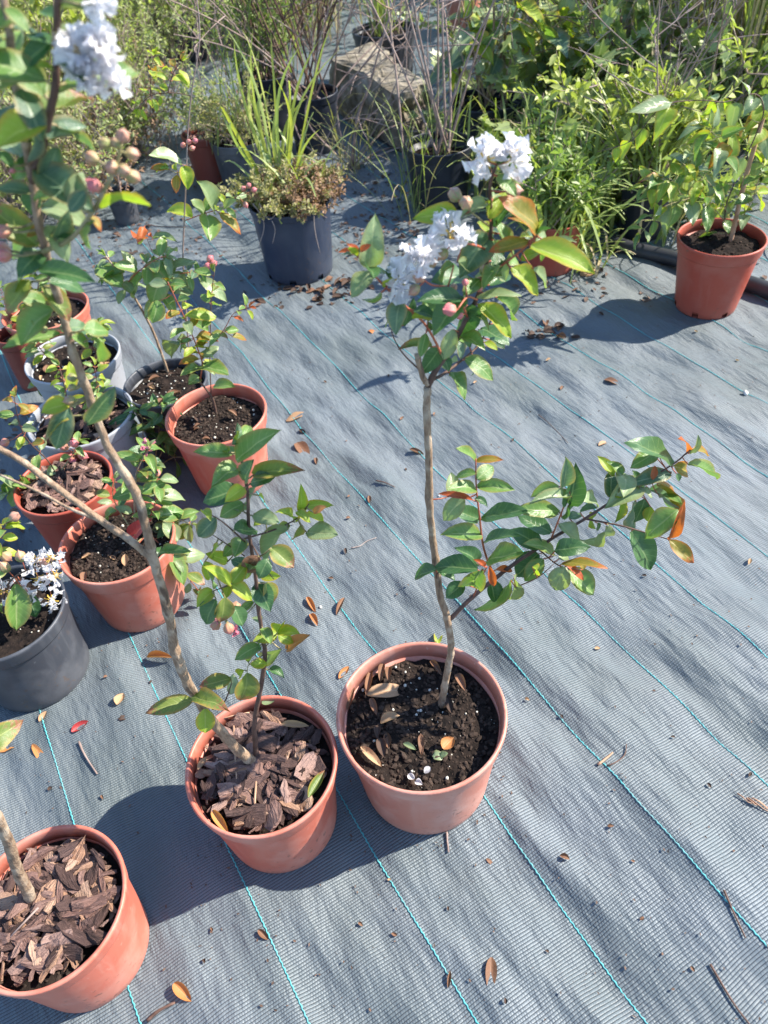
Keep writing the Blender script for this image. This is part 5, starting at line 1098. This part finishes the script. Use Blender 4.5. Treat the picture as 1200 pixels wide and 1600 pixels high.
for x_, y_ in ((493, 715), (633, 724), (577, 776), (547, 775), (547, 806), (625, 653), (607, 585), (520, 900), (540, 862), (452, 800), (800, 690), (880, 600), (1000, 1437), (858, 1484), (992, 1345), (1080, 1510), (790, 1570), (620, 1460), (1105, 1225), (1055, 1150), (930, 1010), (880, 1120), (1010, 900), (1170, 880), (210, 985), (235, 1060), (170, 1060), (160, 1245), (75, 1235), (320, 1500), (560, 1440), (680, 640), (740, 600), (860, 560), (935, 492), (1150, 560), (1090, 520), (760, 540), (505, 590), (1175, 1205), (700, 1420), (950, 1290), (820, 1090), (330, 1450), (610, 1370)):
    a = rr.random()*6.28; l = rr.uniform(5, 10); fleaf(x_, y_, x_+l*math.cos(a), y_+l*math.sin(a), l*.6, rr.choice(['x', 'b', 'x', 'b', 'a']), 'curl', fl_, fg)
cl = 'dry dark leaf in the drift beside the navy pot'; cg = 'leaf drift beside the navy pot'
for i in range(46):
    if i < 30: x_, y_ = rr.gauss(505, 45), rr.gauss(455, 12)
    else: x_, y_ = rr.gauss(855, 22), rr.gauss(515, 8); 
    a = rr.random()*6.28; l = rr.uniform(9, 20); fleaf(x_, y_, x_+l*math.cos(a), y_+l*.6*math.sin(a), l*.55, rr.choice(['x', 'x', 'b']), rr.choice(['curl', 'oval']), cl if i < 30 else 'dry brown leaf in the heap on open ground cloth', cg if i < 30 else 'leaf heap on open cloth', .008)
# twigs
def gtwig(lst, r_, lab, mt='twig'):
    Q = []
    for x_, y_ in lst:
        a = G(x_, y_, .003); a.z = ghp(a.x, a.y)+.003; Q.append(a)
    tag(obj('fallen_twig', mesh('fallen_twig', *tube(catmull(Q, 4), r_, r_*.6, 6, .3), M[mt])), lab, 'twig')
gtwig([(124, 1160), (130, 1175), (140, 1192), (153, 1211)], .0022, 'short knobbly brown twig below crimson leaf')
gtwig([(588, 756), (603, 762), (618, 768)], .0016, 'short dark twig on cloth beside slim stem', 'stem_dark')
gtwig([(548, 853), (562, 850), (572, 843), (588, 838)], .0012, 'pale curved twig on cloth', 'root')
gtwig([(1128, 1395), (1145, 1430), (1163, 1468)], .0017, 'dark thin stick lying along cyan thread', 'stem_dark')
gtwig([(1110, 1506), (1130, 1540), (1150, 1572), (1172, 1600)], .0018, 'long dark bent stick on open ground cloth', 'stem_dark')
gtwig([(698, 1300), (699, 1315), (701, 1330)], .0022, 'pair half stick under faded terracotta pot')
gtwig([(230, 1595), (250, 1580), (275, 1568)], .0028, 'thin black twig beside folded red and yellow leaf', 'stem_dark')
gtwig([(934, 1197), (948, 1186), (957, 1178)], .0024, 'tan forked twig piece lying across cyan thread', 'cane')
gtwig([(948, 1200), (965, 1192), (976, 1180), (978, 1165)], .0014, 'dark hooked twig beside tan forked twig', 'stem_dark')
gtwig([(842, 640), (860, 655), (888, 690)], .0009, 'hair thin dark fibre on open cloth', 'stem_dark')
for i in range(6):
    x_, y_ = 1165+rr.uniform(-12, 14), 1245+rr.uniform(-6, 8)
    Q = [G(x_+a*(22+4*i)/3+rr.uniform(-3, 3), y_+a*(14+2*i)/3+rr.uniform(-3, 3), .004+.002*rr.random()) for a in range(4)]
    tag(obj('dry_straw', mesh('dry_straw', *tube(Q, .0013, .0006, 5), M['cane'])), 'dry straw of the small bundle on open ground cloth', 'straw', 'straw bundle')
for x_, y_, s_, lab in ((501, 949, .006, 'tiny white pebble beside rust red leaf pieces'), (1165, 615, .013, 'pale grey stone on open ground cloth'), (686, 772, .004, 'white crumb beside the slim stem'), (600, 1213, .003, 'white speck of grit on cloth')):
    a = G(x_, y_, 0); v, f = LUMPS[2]
    tag(obj('pebble', mesh('pebble', [q*s_*.6 for q in v], f, M['pebble']), None, Matrix.Translation(a+Vector((0, 0, ghp(a.x, a.y)+s_*.4)))), lab, 'pebble')
# uncountable crumbs and leaf litter
def litter(areas, n, L, mat, nm, tp='oval'):
    P = []
    for (x0, y0, x1, y1, k) in areas:
        for i in range(int(n*k)):
            a = G(NR.uniform(x0, x1), NR.uniform(y0, y1), 0); P.append((a.x, a.y, ghp(a.x, a.y)+.003))
    P = np.array(P); q = len(P); D = np.c_[NR.normal(0, 1, (q, 2)), NR.normal(0, .2, q)]; Nn = np.c_[NR.normal(0, .5, (q, 2)), np.ones(q)]; s_ = L*(.3+NR.rand(q)); s2 = s_*(.35+.3*NR.rand(q))
    o = obj(nm, mesh(nm, *leaf_cloud(P, D, Nn, s_, s2, tp)[:2], MB_[mat])); o.data.uv_layers.new(name='UVMap'); o['kind'] = 'stuff'; tag(o, {'leaf_litter': 'scattered brown leaf litter on shaded cloth among the back pots', 'grit': 'fine dark specks of soil scattered over the ground cloth'}[nm], nm.replace('_', ' '))
litter([(520, 255, 660, 400, .30), (120, 320, 240, 430, .14), (230, 250, 380, 420, .10), (540, 330, 700, 440, .06), (780, 400, 960, 470, .06), (1000, 400, 1200, 480, .06), (250, 150, 380, 260, .08), (0, 640, 60, 900, .06), (380, 430, 560, 480, .06)], 900, .022, 'litter', 'leaf_litter')
litter([(380, 480, 1200, 1000, .5), (0, 1000, 1200, 1600, .4), (400, 420, 1200, 700, .3), (520, 1180, 800, 1330, .12), (280, 1200, 560, 1390, .12), (80, 900, 300, 1020, .1), (240, 700, 430, 790, .1)], 700, .005, 'litter', 'grit')
